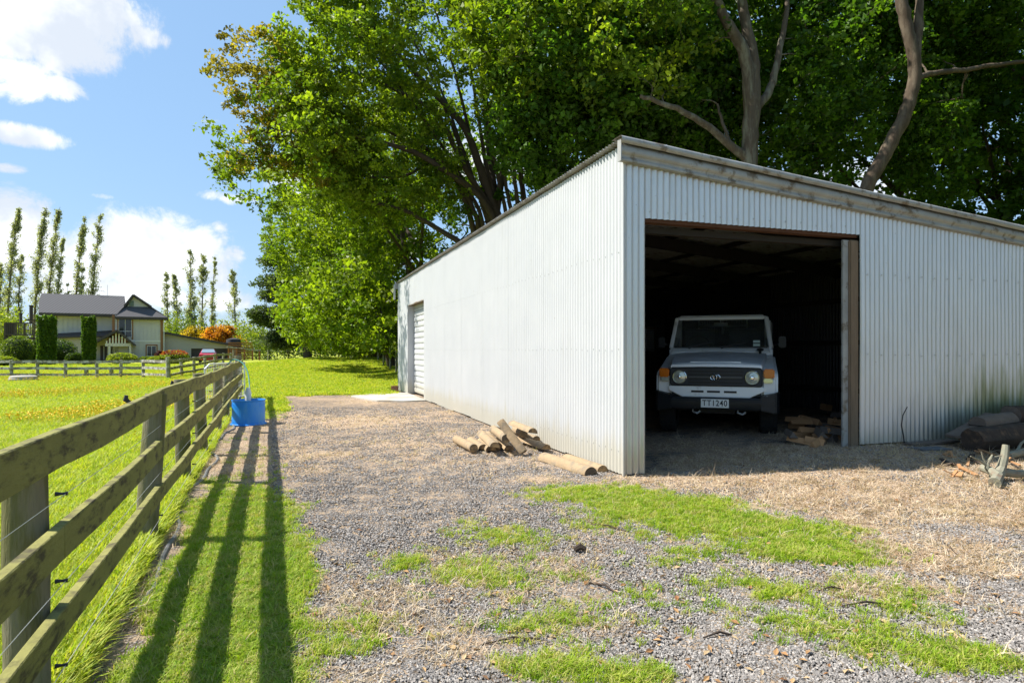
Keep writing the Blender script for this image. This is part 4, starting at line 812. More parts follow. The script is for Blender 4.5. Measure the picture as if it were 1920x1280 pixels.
def red_car():
    c = Vector(((391-960)/F*68, 68, gzf((391-960)/F*68, 68))); C = thing('parked_car', c, 'red saloon car parked before the dark garage door', 'car', rz=math.radians(24))
    red = mat('red_paint', (.42,.012,.02), .25, .08, spec=.5, coat=.6); gl = mat('car_glass', (.18,.24,.28), .08, .1, spec=.8); bk = mat('car_black', (.02,.02,.02), .6, .1); lt = mat('tail_lamp', (.35,.01,.01), .2, .1); sl = mat('car_silver', (.5,.5,.5), .3, .1, metal=.5)
    # x across, +y forward (away), rear faces the camera
    st = [(-2.2,.42,.50,.72,.80),(-2.15,.30,.85,.80,.84),(-1.9,.28,.98,.84,.86),(-1.1,.28,1.0,.86,.88),(.9,.28,.98,.86,.88),(1.6,.28,.86,.84,.86),(2.1,.32,.72,.76,.8),(2.2,.42,.55,.66,.72)]
    mb = MB(); vs = []
    for y, z0, z1, hw, hm in st: vs += [(-hw*.92,y,z0),(-hm,y,z0+.12),(-hm,y,(z0+z1)/2),(-hw*.95,y,z1-.04),(-hw*.8,y,z1),(hw*.8,y,z1),(hw*.95,y,z1-.04),(hm,y,(z0+z1)/2),(hm,y,z0+.12),(hw*.92,y,z0)]
    n = 10; mb.add(vs, [(i*n+j, i*n+(j+1) % n, (i+1)*n+(j+1) % n, (i+1)*n+j) for i in range(len(st)-1) for j in range(n)]+[tuple(range(n)), tuple(range(len(vs)-1, len(vs)-n-1, -1))]); mb.build('body', red, C, world=False, smooth=True)
    mb = MB(); mb.hexa([(-.76,-1.75,.98),(.76,-1.75,.98),(.74,1.0,.97),(-.74,1.0,.97),(-.56,-.85,1.42),(.56,-.85,1.42),(.56,.2,1.42),(-.56,.2,1.42)]); mb.build('roof', red, C, world=False, bevel=.05, seg=3)
    for nm, q in (('rear_window', [(-.66,-1.70,1.03),(.66,-1.70,1.03),(.53,-.95,1.385),(-.53,-.95,1.385)]), ('windscreen', [(-.66,.95,1.02),(.66,.95,1.02),(.53,.28,1.385),(-.53,.28,1.385)])):
        mb = MB(); s = -1 if 'rear' in nm else 1; mb.add([(x, y+s*.02, z+.03) for x, y, z in q], [(0,1,2,3)]); mb.build(nm, gl, C, world=False)
    for sx in (-1,1):
        mb = MB(); mb.add([(sx*.765,-1.3,1.03),(sx*.765,.75,1.03),(sx*.60,.2,1.38),(sx*.60,-.75,1.38)], [(0,1,2,3)]); mb.build('side_window', bk, C, world=False)
        mb = MB(); mb.box((min(sx*.42,sx*.80),-2.23,.72), (max(sx*.42,sx*.80),-2.1,.86)); mb.build('tail_light', lt, C, world=False, bevel=.02)
        for y in (-1.35,1.35):
            mb = MB(); mb.lathe([(.12,-.1),(.28,-.11),(.32,-.06),(.32,.06),(.28,.11),(.12,.1)], (sx*.78,y,.32), 22, axis=0); w = mb.build('wheel', bk, C, world=False, smooth=True); mb = MB(); mb.lathe([(0,sx*.08),(.2,sx*.1)], (sx*.78,y,.32), 14, axis=0); mb.build('rim', sl, w, world=False)
    mb = MB(); mb.box((-.26,-2.24,.60), (.26,-2.2,.70)); mb.build('number_plate', sl, C, world=False); mb = MB(); mb.box((-.82,-2.25,.33), (.82,-2.1,.52)); mb.build('rear_bumper', red, C, world=False, bevel=.05)
red_car()
def paddock_things():
    st = mat('old_concrete', (.33,.31,.27), .95, .25, 3, .4); c = P(44, 709, 33); z = gzf(c.x, 33)
    mb = MB(); mb.lathe([(0,-.1),(.62,-.1),(.64,.1),(.60,.17),(.60,.23),(.50,.28),(0,.29)], (c.x, 33, z), 22); tag(mb.build('concrete_trough', st, smooth=True), 'low round grey concrete trough cover in the paddock grass', 'trough')
    bt = thing('plank_bench', P(182, 700, 39), 'low grey plank bench standing behind the far rail fence', 'bench'); x0, x1 = P(147,0,39).x, P(221,0,39).x; z = gzf((x0+x1)/2, 39)
    bt.location.z = z
    mb = MB(); mb.box((x0,38.85,z+.48), (x1,39.15,z+.54)); mb.build('seat', MT['farpost'], bt)
    for px in (162,209): x = P(px,0,39).x; mb = MB(); mb.box((x-.07,38.9,z-.05), (x+.07,39.1,z+.478)); mb.build('leg', MT['farpost'], bt)
paddock_things()
# ------------------------------------------------------------------ foliage
def leaves(cent, normal_up, size, tint, rng, aspect=.62, bend=.25, long=1.0):
    """one bent four-point leaf per centre -> verts, faces, cols"""
    N = len(cent); a = rng.normal(size=(N,3)); a /= np.linalg.norm(a, axis=1)[:,None]; up = rng.normal(size=(N,3)); up[:,2] += normal_up; up /= np.linalg.norm(up, axis=1)[:,None]
    t = np.cross(a, up); t /= np.linalg.norm(t, axis=1)[:,None]+1e-9; b = np.cross(up, t); s = (size*rng.uniform(.5,1.5,N))[:,None]
    L = t*s*.5*long; Wd = b*s*.5*aspect; d = up*s*bend
    v = np.stack([cent-L-d*.4, cent-Wd+d*.3, cent+L-d*.6, cent+Wd+d*.3], 1).reshape(-1,3)
    f = np.arange(4*N).reshape(N,4); return v, f, np.repeat(tint, 4, axis=0)
def tubes(paths, name, m, parent):
    V = []; Fc = []; b = 0
    for pts, rad, n in paths:
        pts = np.asarray(pts, float); k = len(pts); d = np.gradient(pts, axis=0); d /= np.linalg.norm(d, axis=1)[:,None]+1e-9
        r = np.cross(d, [0.31,.95,.05]); r /= np.linalg.norm(r, axis=1)[:,None]+1e-9; u = np.cross(r, d); ang = np.arange(n)*2*math.pi/n
        ring = pts[:,None,:]+(r[:,None,:]*np.cos(ang)[None,:,None]+u[:,None,:]*np.sin(ang)[None,:,None])*np.asarray(rad)[:,None,None]
        V.append(ring.reshape(-1,3)); i = (np.arange(k-1)[:,None]*n+np.arange(n)[None,:]); j = (np.arange(k-1)[:,None]*n+(np.arange(n)+1)[None,:] % n)
        Fc.append(np.stack([i, j, j+n, i+n], -1).reshape(-1,4)+b); b += k*n
    return raw(name, np.concatenate(V), np.concatenate(Fc), m, parent, smooth=True)
def smooth_path(pts, k=5):
    pts = np.array([list(p) for p in pts], float); n = len(pts); out = []
    for i in range(n-1):
        p0 = pts[max(i-1,0)]; p1 = pts[i]; p2 = pts[i+1]; p3 = pts[min(i+2,n-1)]
        for t in np.linspace(0, 1, k, endpoint=False): out.append(.5*((2*p1)+(-p0+p2)*t+(2*p0-5*p1+4*p2-p3)*t*t+(-p0+3*p1-3*p2+p3)*t**3))
    out.append(pts[-1]); return np.array(out)
def tree(name, label, limbs, ells, ncl, per, size, seed, pal, bark='bark', group=None, sig=.42, cat='tree', up=.9, hole=.42, hscale=.55, flatten=.6, outer=.35, maxlink=4.5):
    """limbs: polylines [(point), ...], r0, r1 ; ells: (centre, (rx,ry,rz), weight, tint index)"""
    rng = np.random.default_rng(seed); base = Vector(limbs[0][0][0]); T = thing(name, (base.x, base.y, gzf(base.x, base.y)), label, cat, group)
    paths = []; nodes = []; nrad = []
    for pts, r0, r1 in limbs:
        sp = smooth_path(pts, 6); sp[1:-1] += rng.normal(0, .010, (len(sp)-2,3)); rad = np.linspace(r0, r1, len(sp))*(1+.018*rng.normal(size=len(sp)))
        paths.append((sp, rad, 12)); nodes.append(sp[2:]); nrad.append(rad[2:])
    nodes = np.concatenate(nodes); nrad = np.concatenate(nrad)
    w = np.array([e[2] for e in ells], float); w /= w.sum(); C = []; K = []
    for e, wi in zip(ells, w):
        need = int(ncl*wi); got = 0
        while got < need:
            q = rng.normal(size=(need*3,3)); q /= np.linalg.norm(q, axis=1)[:,None]; q *= (rng.uniform(outer**3, 1, need*3)**(1/3))[:,None]
            p = np.array(e[0])+q*np.array(e[1]); h = vnoise(p[:,0]*hscale+p[:,2]*.31, p[:,1]*hscale+p[:,2]*hscale*1.1, seed)
            p = p[(h > hole*.55+rng.uniform(0,.18,len(p))) & (p[:,2] > gz(p[:,0], p[:,1])+.25)][:need-got]; C.append(p); K += [e[3]]*len(p); got += max(len(p), 1)
    C = np.concatenate(C); K = np.array(K); d0 = np.array([np.min(np.linalg.norm(nodes-c, axis=1)) for c in C]); order = np.argsort(d0)
    buf = np.zeros((len(nodes)+len(C)*5,3)); buf[:len(nodes)] = nodes; rb = np.zeros(len(buf)); rb[:len(nodes)] = nrad; cnt = len(nodes)
    for i in order:
        c = C[i]; D = np.linalg.norm(buf[:cnt]-c, axis=1)+.6*np.maximum(0, buf[:cnt,2]-c[2]); j = int(np.argmin(D)); a = buf[j]; L = np.linalg.norm(c-a)
        r0 = min(rb[j]*.66, .015+.021*L); mid = (a+c)/2+rng.normal(0, .10*L, 3)+np.array([0,0,.06*L]); pts = np.array([a, a*.5+mid*.5+rng.normal(0,.03*L,3), mid, mid*.45+c*.55+rng.normal(0,.04*L,3), c]); rad = np.linspace(r0, .006, 5)
        paths.append((pts, rad, 5 if r0 > .03 else 4)); buf[cnt:cnt+4] = pts[1:]; rb[cnt:cnt+4] = rad[1:]; cnt += 4
    tubes(paths, 'trunk', MT[bark], T)
    n = len(C)*per; ci = np.repeat(np.arange(len(C)), per); s_ = rng.uniform(.6, 1.35, len(C))*sig
    off = rng.normal(size=(n,3)); off /= np.linalg.norm(off, axis=1)[:,None]; off *= (rng.uniform(0,1,n)**.5)[:,None]*1.6; off[:,2] *= flatten; cent = C[ci]+off*s_[ci][:,None]
    palA = np.array(pal); ct = rng.uniform(0,1,len(C)); pick = palA[K[ci]]     # each palette entry: (colour a, colour b)
    mixv = np.clip(ct[ci]*.75+rng.uniform(0,.35,n), 0, 1)[:,None]; tint = pick[:,0]*(1-mixv)+pick[:,1]*mixv; tint *= rng.uniform(.75,1.25,n)[:,None]*rng.uniform(.65,1.25,len(C))[ci][:,None]
    v, f, c = leaves(cent, up, np.full(n, size), tint, rng); raw('crown', v, f, MT['leaf'], T, c)
    return T
OAK = [((.070,.14,.012),(.225,.29,.020)), ((.15,.14,.025),(.29,.22,.04)), ((.030,.085,.009),(.105,.19,.014))]
def big_trees():
    T = lambda *q: [P(*a) for a in q]
    b = Vector((.4,26,0)); j = P(930,400,25.8)
    limbs = [([b, P(945,450,26), j, P(895,300,25), P(868,235,24.5), P(800,160,24), P(755,110,23.5), P(690,40,23)], .25,.04),
             ([j, P(880,330,24.8), P(835,240,24), P(800,200,23.5), P(700,150,22.5), P(600,120,22)], .14,.03),
             ([P(945,450,26), P(905,375,25), P(850,330,24), P(775,285,23), P(690,262,22.2), P(600,240,21.8), P(520,250,21.5)], .15,.03),
             ([P(955,520,26), P(870,460,25), P(827,433,24.5), P(760,395,24), P(683,375,23.5), P(600,340,23)], .14,.03),
             ([j, P(945,300,26), P(937,240,26), P(930,113,25.5), P(925,-40,25)], .16,.05), ([j, P(915,250,26.5), P(905,150,26), P(880,30,25.5), P(860,-120,25)], .17,.04), ([b, P(985,430,26.5), P(975,300,26.5), P(985,180,26), P(1010,20,25.5)], .16,.04)]
    for k, (x0, x1, y1, dy) in enumerate([(890,640,30,1.5),(905,720,-30,1),(915,790,-60,.5),(925,840,-80,0),(950,900,-90,0),(965,955,-90,-.5),(880,610,180,1.5),(870,640,330,1.2),(940,870,-60,1.6),(900,760,20,-.5)]):
        limbs.append(([P(x0+25,470,26.2+.1*k), P(x0+8,395,25.8), P(x0*.82+x1*.18,300,25.4-dy*.3), P(x0*.5+x1*.5,300*.42+y1*.5+40,25-dy), P(x1,y1,24.6-dy*1.6)], .105+.012*(k % 4), .025))
    ells = [(P(560,285,22),(3.0,3,2.2),1.3,0),(P(500,150,22.6),(2.0,2,1.7),.55,1),(P(640,130,22.8),(2.6,3,2.6),1.1,0),(P(730,110,23),(4,4,3.4),2.2,0),(P(690,-60,23.5),(3.2,4,3),1.4,0),(P(860,-60,24),(5,4,4),2.2,0),(P(900,210,26.5),(4.2,2,3.2),.6,0),(P(690,330,23.5),(3.8,3,1.9),1.5,0),(P(540,290,22),(2.3,2.3,1.4),.35,1),(P(1020,110,24.5),(3.6,3,4),1.3,0),(P(820,340,26),(3.0,2,2.0),.35,2)]
    tree('oak_tree', 'huge many-stemmed oak with yellow-green and bronze leaves behind the shed', limbs, ells, 2600, 40, .145, 1, OAK, 'bark_dark', outer=.15, sig=.25, hole=.66)
    # trunk forking above the roof
    b = Vector((6.75,18,0)); f = P(1412,185,18)
    limbs = [([b, P(1402,400,18), P(1405,300,18), P(1408,235,18), f], .22,.23), ([P(1408,210,18), P(1398,110,17.9), P(1362,40,17.6), P(1335,-20,17.4), P(1300,-120,17)], .20,.08), ([f, P(1412,110,18), P(1393,20,18), P(1390,-80,18), P(1400,-200,18)], .20,.08),
             ([P(1415,205,18), P(1445,165,18.2), P(1462,90,18.4), P(1475,20,18.5), P(1480,-90,18.6)], .13,.05), ([P(1405,300,18), P(1385,285,17.9), P(1330,240,17.6), P(1270,205,17.2), P(1200,180,17)], .15,.05), ([P(1390,295,18), P(1372,275,18.1), P(1355,230,18.2), P(1345,195,18.3)], .07,.03)]
    ells = [(P(1310,40,21),(4.6,2.2,3.6),2,2),(P(1470,-90,21.5),(5,2.5,4),1.5,2),(P(1230,170,20.3),(3.2,2.2,2.4),1.5,2),(P(1500,200,20.5),(2.6,2.6,2.8),1.0,2),(P(1330,190,21),(2.6,2,2.4),.9,2),(P(1190,60,17.6),(2.2,2,2.2),.8,0)]
    tree('oak_tree', 'pale-barked oak whose trunk forks in three above the shed roof', limbs, ells, 1300, 42, .16, 2, OAK, 'bark', outer=.3, sig=.30, hole=.6)
    b = Vector((8.9,17,0)); 
    limbs = [([b, P(1585,470,17), P(1625,355,17), P(1665,280,17), P(1700,205,17), P(1716,130,17), P(1700,50,17), P(1688,-30,17), P(1700,-160,17)], .20,.14), ([P(1716,110,17), P(1722,50,17.1), P(1728,-20,17.2), P(1760,-140,17.2)], .14,.07), ([P(1712,150,17), P(1740,140,17.5), P(1800,132,17.8), P(1870,122,18), P(1960,110,18.3)], .09,.05)]
    ells = [(P(1690,-70,20.5),(5.2,2.4,3.2),1.6,2),(P(1850,60,20),(3.4,2,2.6),1.3,2),(P(1860,240,20),(3.2,3,2.4),1.2,2),(P(1600,90,20.5),(3.0,3,3.2),1.2,2),(P(1960,-30,19),(3.2,2.4,3),.8,2)]
    tree('oak_tree', 'oak with one thick S-curved trunk rising behind the low side of the roof', limbs, ells, 1150, 42, .16, 3, OAK, 'bark_brown', outer=.3, sig=.30, hole=.6)
    b = Vector((3.5,20.6,0)) if False else Vector((3.9,22.2,0))
    limbs = [([b, P(1170,330,22), P(1166,245,21.5), P(1160,190,21.3), P(1130,120,21), P(1100,20,20.5)], .34,.10), ([P(1166,250,21.5), P(1150,210,21), P(1110,198,20.6), P(1080,185,20.2)], .14,.07), ([P(1166,240,21.5), P(1140,237,21), P(1090,240,20.5), P(1050,246,20)], .10,.05), ([P(1160,190,21.3), P(1190,120,21), P(1220,20,20.8), P(1230,-100,20.5)], .18,.07), ([P(1130,120,21), P(1070,85,20), P(1010,60,19.5), P(950,30,19)], .15,.05)]
    ells = [(P(1120,110,19.6),(3.4,3,3.0),1.8,2),(P(1060,250,20.3),(2.6,2.4,1.8),1.1,2),(P(1190,-40,19),(4,4,3),1.6,2),(P(1000,60,19.2),(2.4,2.2,2.4),1.0,0),(P(1240,270,22.5),(2.4,2,1.6),.7,2)]
    tree('oak_tree', 'oak with a short thick stump-like trunk just above the roof corner', limbs, ells, 1200, 42, .165, 4, OAK, 'bark', outer=.3, sig=.30, hole=.6)
    # darker trees filling the wood behind
    def plain(px, py, Y, H, R, seed, lab, pal=2, ncl=520, per=42, size=.23, low=.25, lean=0.0, nm='oak_tree'):
        c = P(px, py, Y); b = Vector((c.x, Y, gzf(c.x, Y))); rr = random.Random(seed); limbs = [([b, b+Vector((lean*.3,-.2,H*.25)), b+Vector((lean*.7,-.3,H*.5)), b+Vector((lean,0,H*.9))], .28,.05)]
        for k in range(7):
            a = k*2.4+rr.random(); h = H*rr.uniform(.2,.55); q = b+Vector((lean*.5*h/H,-.2,h)); e = Vector((math.cos(a), math.sin(a), .6+rr.random()*.5)); limbs.append(([q, q+e*R*.35+Vector((0,0,.2)), q+e*R*.75+Vector((0,0,.1))], .13,.03))
        ells = [((b.x+lean, b.y, H*.72),(R,R,H*.30),1.5,pal),((b.x+lean*.6, b.y-R*.25, H*(low+.17)),(R*.95,R*.9,H*.2),1.0,pal)]
        tree(nm, lab, limbs, ells, ncl, per, size, seed, OAK, 'bark_dark', sig=.42, outer=.25, hole=.5, group='trees in the wood behind the shed')
    L = 'dark leafy tree in the wood rising behind the shed roof'
    for i, (px, Y, H, R) in enumerate([(1270,27,17,4.6),(1480,28,17,4.8),(1680,27,16,4.6),(1880,25,16,4.5),(2050,21,15,4.5),(1080,31,17,4.8)]): plain(px, 600, Y, H, R, 30+i, L, low=.12)
    for i, (x, Y) in enumerate([(14.8,10.5),(15.5,5.5),(16.5,1.2)]): plain(960+x/Y*F, 600, Y, 14, 4.2, 70+i, ['leafy oak just beyond the right end of the shed front','leafy oak on the straw right of the log heap','leafy oak standing well right of the drive'][i], low=.05, ncl=300)
    L2 = 'spreading bright green oak in the tree line beyond the shed end'
    for i, (px, Y, H, R, ln) in enumerate([(800,33,15,5.2,-1.8),(735,40,14.5,5.2,-2.8),(700,49,13.5,5.4,-3.0),(690,58,13,4.8,-1.5)]): plain(px, 670, Y, H, R, 50+i, ['spreading bright green oak directly behind the roller door end of the shed','bright green oak whose low boughs overhang the lawn beyond the shed','yellow-green oak overhanging the far side of the lawn beside the mound','darker green oak next to the conifer at the far end of the row'][i], pal=0 if i < 3 else 2, ncl=800, per=42, size=.22, low=.10, lean=ln)
big_trees()
# understory shrubs along the boundary
def bush(name, label, c, r, n, size, pal, seed, cat='bush', shape='ball', group=None, core=True, top=None, rough=.12):
    rng = np.random.default_rng(seed); z0 = gzf(c[0], c[1]); T = thing(name, (c[0], c[1], z0), label, cat, group); cz = z0+r[2] if shape != 'loose' else z0+r[2]
    q = rng.normal(size=(n,3)); q /= np.linalg.norm(q, axis=1)[:,None]
    if shape == 'col':
        th = rng.uniform(0, 2*math.pi, n); zz = rng.uniform(-1, 1, n); sq = (np.abs(np.cos(th))**6+np.abs(np.sin(th))**6)**(-1/6.); rad = np.ones(n); topm = rng.uniform(0,1,n) < .14; rad[topm] = np.sqrt(rng.uniform(0,1,topm.sum())); zz[topm] = 1
        q = np.c_[np.cos(th)*sq*rad*(.95+.05*zz), np.sin(th)*sq*rad*(.95+.05*zz), zz]; dist = rng.uniform(.93,1.04,n)
    else: dist = rng.uniform(.82,1.05,n) if shape == 'ball' else rng.uniform(.3,1.1,n)
    lump = 1+rough*(vnoise(q[:,0]*3+9, q[:,1]*3+q[:,2]*4, seed)-.5)*2
    cent = np.array([c[0], c[1], cz])+q*np.array(r)*(dist*lump)[:,None]; cent[:,2] = np.maximum(cent[:,2], z0+.02)
    A = np.array(pal); m = rng.uniform(0,1,n)[:,None]; tint = A[0]*(1-m)+A[1]*m
    if top is not None: k = (q[:,2] > .35) & (rng.uniform(0,1,n) < .75); tint[k] = np.array(top)*rng.uniform(.7,1.2,(k.sum(),1))
    v, f, cc = leaves(cent, .6, np.full(n, size), tint, rng); raw('crown', v, f, MT['leaf'], T, cc)
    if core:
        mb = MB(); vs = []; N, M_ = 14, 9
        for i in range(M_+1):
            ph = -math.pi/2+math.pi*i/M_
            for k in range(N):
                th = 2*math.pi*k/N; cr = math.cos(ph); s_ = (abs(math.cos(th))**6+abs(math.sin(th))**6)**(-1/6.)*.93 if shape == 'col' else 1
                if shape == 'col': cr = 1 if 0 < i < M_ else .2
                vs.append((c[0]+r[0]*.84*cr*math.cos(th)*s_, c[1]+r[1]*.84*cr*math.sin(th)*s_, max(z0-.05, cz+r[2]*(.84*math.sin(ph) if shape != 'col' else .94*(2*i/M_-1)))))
        mb.add(vs, [(i*N+k, i*N+(k+1) % N, (i+1)*N+(k+1) % N, (i+1)*N+k) for i in range(M_) for k in range(N)]); mb.build('dark_core', MT['core'], T, smooth=True)  # solid dark core behind the leaves, painted as the shaded inside
    else:
        mb = MB(); mb.tube([(c[0],c[1],z0-.1),(c[0]+.05,c[1],z0+r[2]*.8),(c[0],c[1],z0+r[2]*1.4)], [.05+.02*r[2],.04,.015], 6)
        for k in range(6): a = k*1.05; mb.tube([(c[0],c[1],z0+r[2]*.4),(c[0]+.5*r[0]*math.cos(a),c[1]+.5*r[1]*math.sin(a),z0+r[2]*(.9+.15*(k%3)))], [.03,.01], 5)
        mb.build('trunk', MT['bark_dark'], T, smooth=True)
    return T
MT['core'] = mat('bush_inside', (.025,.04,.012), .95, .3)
DK = ((.022,.048,.010),(.06,.095,.018)); MD = ((.06,.10,.015),(.14,.18,.025)); LT = ((.13,.19,.02),(.26,.28,.035)); PN = ((.022,.048,.025),(.06,.09,.045)); BR = ((.10,.055,.025),(.17,.10,.04))
def shrubs():
    rr = random.Random(3)
    for i in range(16):
        Y = 31+i*2.2; x = -5.0-.37*(Y-33)-1.2+rr.uniform(-.7,.7)+2.6; h = rr.uniform(1.0,2.1)
        bush('boundary_shrub', 'dense dark shrub growing under the tree line along the wire fence', (x, Y), (rr.uniform(1.1,1.7), 1.2, h), 900, .24, DK if i % 4 else BR, 200+i, 'shrub', 'loose', 'shrubs under the tree line', core=False)
    # pine at the end of the row
    b = Vector((P(578,672,58).x,58,0)); z = gzf(b.x, 58); b.z = z
    Tp = lambda px, py, Y=58: P(px+12, py, Y)
    limbs = [([b, Tp(562,640), Tp(552,610), Tp(545,570), Tp(530,520), Tp(520,470)], .42,.06), ([Tp(556,622), Tp(530,600), Tp(505,590), Tp(480,588)], .14,.03), ([Tp(552,610), Tp(525,580), Tp(498,565), Tp(478,560)], .12,.03), ([Tp(548,585), Tp(525,540), Tp(505,520)], .10,.03), ([Tp(560,645), Tp(535,640), Tp(510,642), Tp(495,648)], .10,.03), ([Tp(548,590), Tp(580,560), Tp(610,550)], .14,.04)]
    ells = [(Tp(505,480),(1.3,1.6,1.6),.8,0),(Tp(500,540),(1.6,1.8,1.4),1,0),(Tp(490,590),(1.5,1.8,1.0),1,0),(Tp(510,640),(1.5,1.6,.7),.8,0),(Tp(560,540),(2.4,2.4,2.6),1.4,0),(Tp(530,600),(2.0,2,1.2),.8,0)]
    tree('pine_tree', 'dark conifer with a leaning trunk at the end of the tree line', limbs, ells, 330, 70, .21, 77, [((.045,.075,.035),(.115,.15,.065))]*3, 'bark_dark', sig=.5, flatten=.45)
    # far woods and light scrub behind the orange trees
    for i, (px, Y, rx, h, pal) in enumerate([(505,84,3.2,2.4,MD),(480,90,3,2.2,LT),(540,78,3.0,2.2,MD),(465,98,2.6,3.4,LT),(600,74,3.5,2.6,DK),(350,95,4,3.4,MD),(320,97,3,3.6,LT),(12,84,3.2,3.6,LT),(-15,80,3,3.2,LT),(28,90,2.4,3.0,LT),(640,68,3,2.6,DK),(425,100,3.2,3.2,LT)]):
        bush('garden_tree', [['mid green scrubby tree beside the conifer beyond the lawn','','mid green scrubby tree between the pergola and the conifer','','','mid green scrubby tree behind the garage roof'][i % 6],'pale yellow-green scrubby tree behind the garden','dark bushy tree at the wood edge'][[MD,LT,DK].index(pal)], (P(px,0,Y).x, Y), (rx, 2.2, h), 1500, .34, pal, 300+i, 'tree', 'loose', 'scrubby trees around the garden', core=False)
    # clipped garden shapes
    for px, w, h, lab in ((87.5,34,4.25,'broad clipped conifer column by the house corner'),(166.5,26,4.2,'narrow clipped conifer column before the house porch')):
        Y = 58; bush('clipped_column', lab, (P(px,0,Y).x, Y), (w/2/F*Y*.72, w/2/F*Y*.72, h/2), 9000, .15, ((.035,.085,.010),(.11,.18,.018)), 400+int(px), 'topiary', 'col', rough=.13)
    for i, (px, Y, r, h, pal, lab, top) in enumerate([(33,60,1.32,1.33,MD,'large round clipped bush with yellowish crown beside the balcony',None),(105,64,1.75,1.2,DK,'dark round bush behind the broad conifer column',None),(64,63,.75,1.1,DK,'small dark round bush between the large clipped bush and the column',None),(140,62,.80,.52,DK,'low dark dome bush beside the narrow conifer column',None),
        (229,61,1.25,.52,LT,'light green leafy bush below the large house window',None),(276,62,.72,.34,MD,'low rounded green bush below the small lower window',None),(328,61,1.30,.66,LT,'green bush with red-tinted top by the garage corner',(.32,.06,.03)),(292,60,.7,.36,LT,'low bright leafy bush left of the red-topped bush',None),(10,56,.9,.40,LT,'low bright green plant clump beneath the large clipped bush',None),(300,63.5,.5,.6,((.05,.015,.02),(.1,.03,.03)),'small dark purple shrub at the house corner',None)]):
        bush('garden_bush', lab, (P(px,0,Y).x, Y), (r, r, h), 3200, .14, pal, 500+i, 'bush', 'ball', top=top, rough=.10)
    for i, (px, py, Y, r, h, pal, lab) in enumerate([(366,610,94,1.8,2.3,((.24,.20,.015),(.50,.33,.02)),'golden yellow autumn tree rising behind the garage roof'),(415,615,92,2.9,2.2,((.42,.11,.02),(.50,.27,.03)),'orange-red autumn maple tree behind the garage roof')]):
        b = Vector((P(px,0,Y).x, Y, 0)); limbs = [([b, b+Vector((.1,0,1.2)), b+Vector((0,0,2.4)), b+Vector((.1,0,3.8))], .14,.03)]+[([b+Vector((0,0,1.3)), b+Vector((math.cos(k*1.3)*r*.5, math.sin(k*1.3)*r*.5, 2.3)), b+Vector((math.cos(k*1.3)*r*.8, math.sin(k*1.3)*r*.8, 3.1+.2*k))], .06,.02) for k in range(5)]
        tree('autumn_tree', lab, limbs, [((b.x, Y, 3.1),(r, 1.8, h*.78),1,0),((b.x+r*.3, Y-.3, 2.3),(r*1.05,1.6,h*.6),.8,0)], 150, 60, .25, 90+i, [pal]*3, 'bark_dark', sig=.45)
def poplars():
    q = lambda x, y: (x*.2812, 360+y*.2812)
    L = [((130,100),(45,900),1),((142,410),(118,880),.85),((312,100),(225,880),1),((400,100),(310,860),1),((425,290),(372,860),.75),((572,160),(492,860),1),((556,480),(522,860),.7),((672,140),(606,860),1),((452,610),(450,860),.6),((5,470),(-5,900),.9),
         ((1108,540),(1120,950),.8),((1165,555),(1188,950),.8),((1270,380),(1268,950),.9),((1360,415),(1345,950),.8),((1435,430),(1408,950),.7),((1550,520),(1572,960),.85),((1290,700),(1300,950),.5)]
    for i, (tp, bs, k) in enumerate(L):
        Y = 112+(i % 4)*3; t = P(*q(*tp), Y); b = P(*q(*bs), Y); b = Vector((b.x-(t.x-b.x)*.0, Y, gzf(b.x, Y))); rng = np.random.default_rng(600+i); H = t.z-b.z
        T = thing('poplar_tree', b, 'tall slender wind-bent poplar with thin pale grey-green foliage behind the house' if i < 10 else 'slim upright poplar in the shorter row behind the autumn trees', 'tree', 'wind-bent poplars behind the house' if i < 10 else 'poplars behind the autumn trees')
        sp = []
        for u in np.linspace(0, 1, 10): sp.append((b.x+(t.x-b.x)*u**2.0, Y, b.z+H*u))
        paths = [(np.array(sp), np.linspace(.26,.03,10)*k, 6)]; cent = []; nb = int(78*k*max(.5, H/24)); wf = rng.uniform(.75,1.35)
        for m_ in range(nb):
            u = rng.uniform(.10,.97); x0 = b.x+(t.x-b.x)*u**2; z0 = b.z+H*u; a = rng.uniform(0, 6.28); ln = (.42+3.2*(1-u)*u*1.7)*k*rng.uniform(.6,1.2); rad = .52*wf*ln*(.9 if rng.random() < .8 else 1.4)
            e = np.array([x0+rad*math.cos(a)+(t.x-b.x)*.05*ln, Y+rad*math.sin(a), z0+ln*1.05]); s0 = np.array([x0, Y, z0]); paths.append((np.array([s0, s0*.5+e*.5+np.array([rad*.25*math.cos(a), 0, 0]), e]), np.array([.05,.03,.012])*k, 4))
            nl = 60; uu = rng.uniform(.15,1.08,nl)[:,None]; cent.append(s0*(1-uu)+e*uu+rng.normal(0,.34*k*(1.05-.6*u),(nl,3)))
        tubes(paths, 'trunk', MT['bark'], T); cent = np.concatenate(cent); n = len(cent); m_ = rng.uniform(0,1,n)[:,None]; tint = np.array((.16,.17,.115))*(1-m_)+np.array((.36,.37,.27))*m_
        v, f, c = leaves(cent, .3, np.full(n, .27), tint, rng); raw('crown', v, f, MT['leaf'], T, c)
shrubs(); poplars()
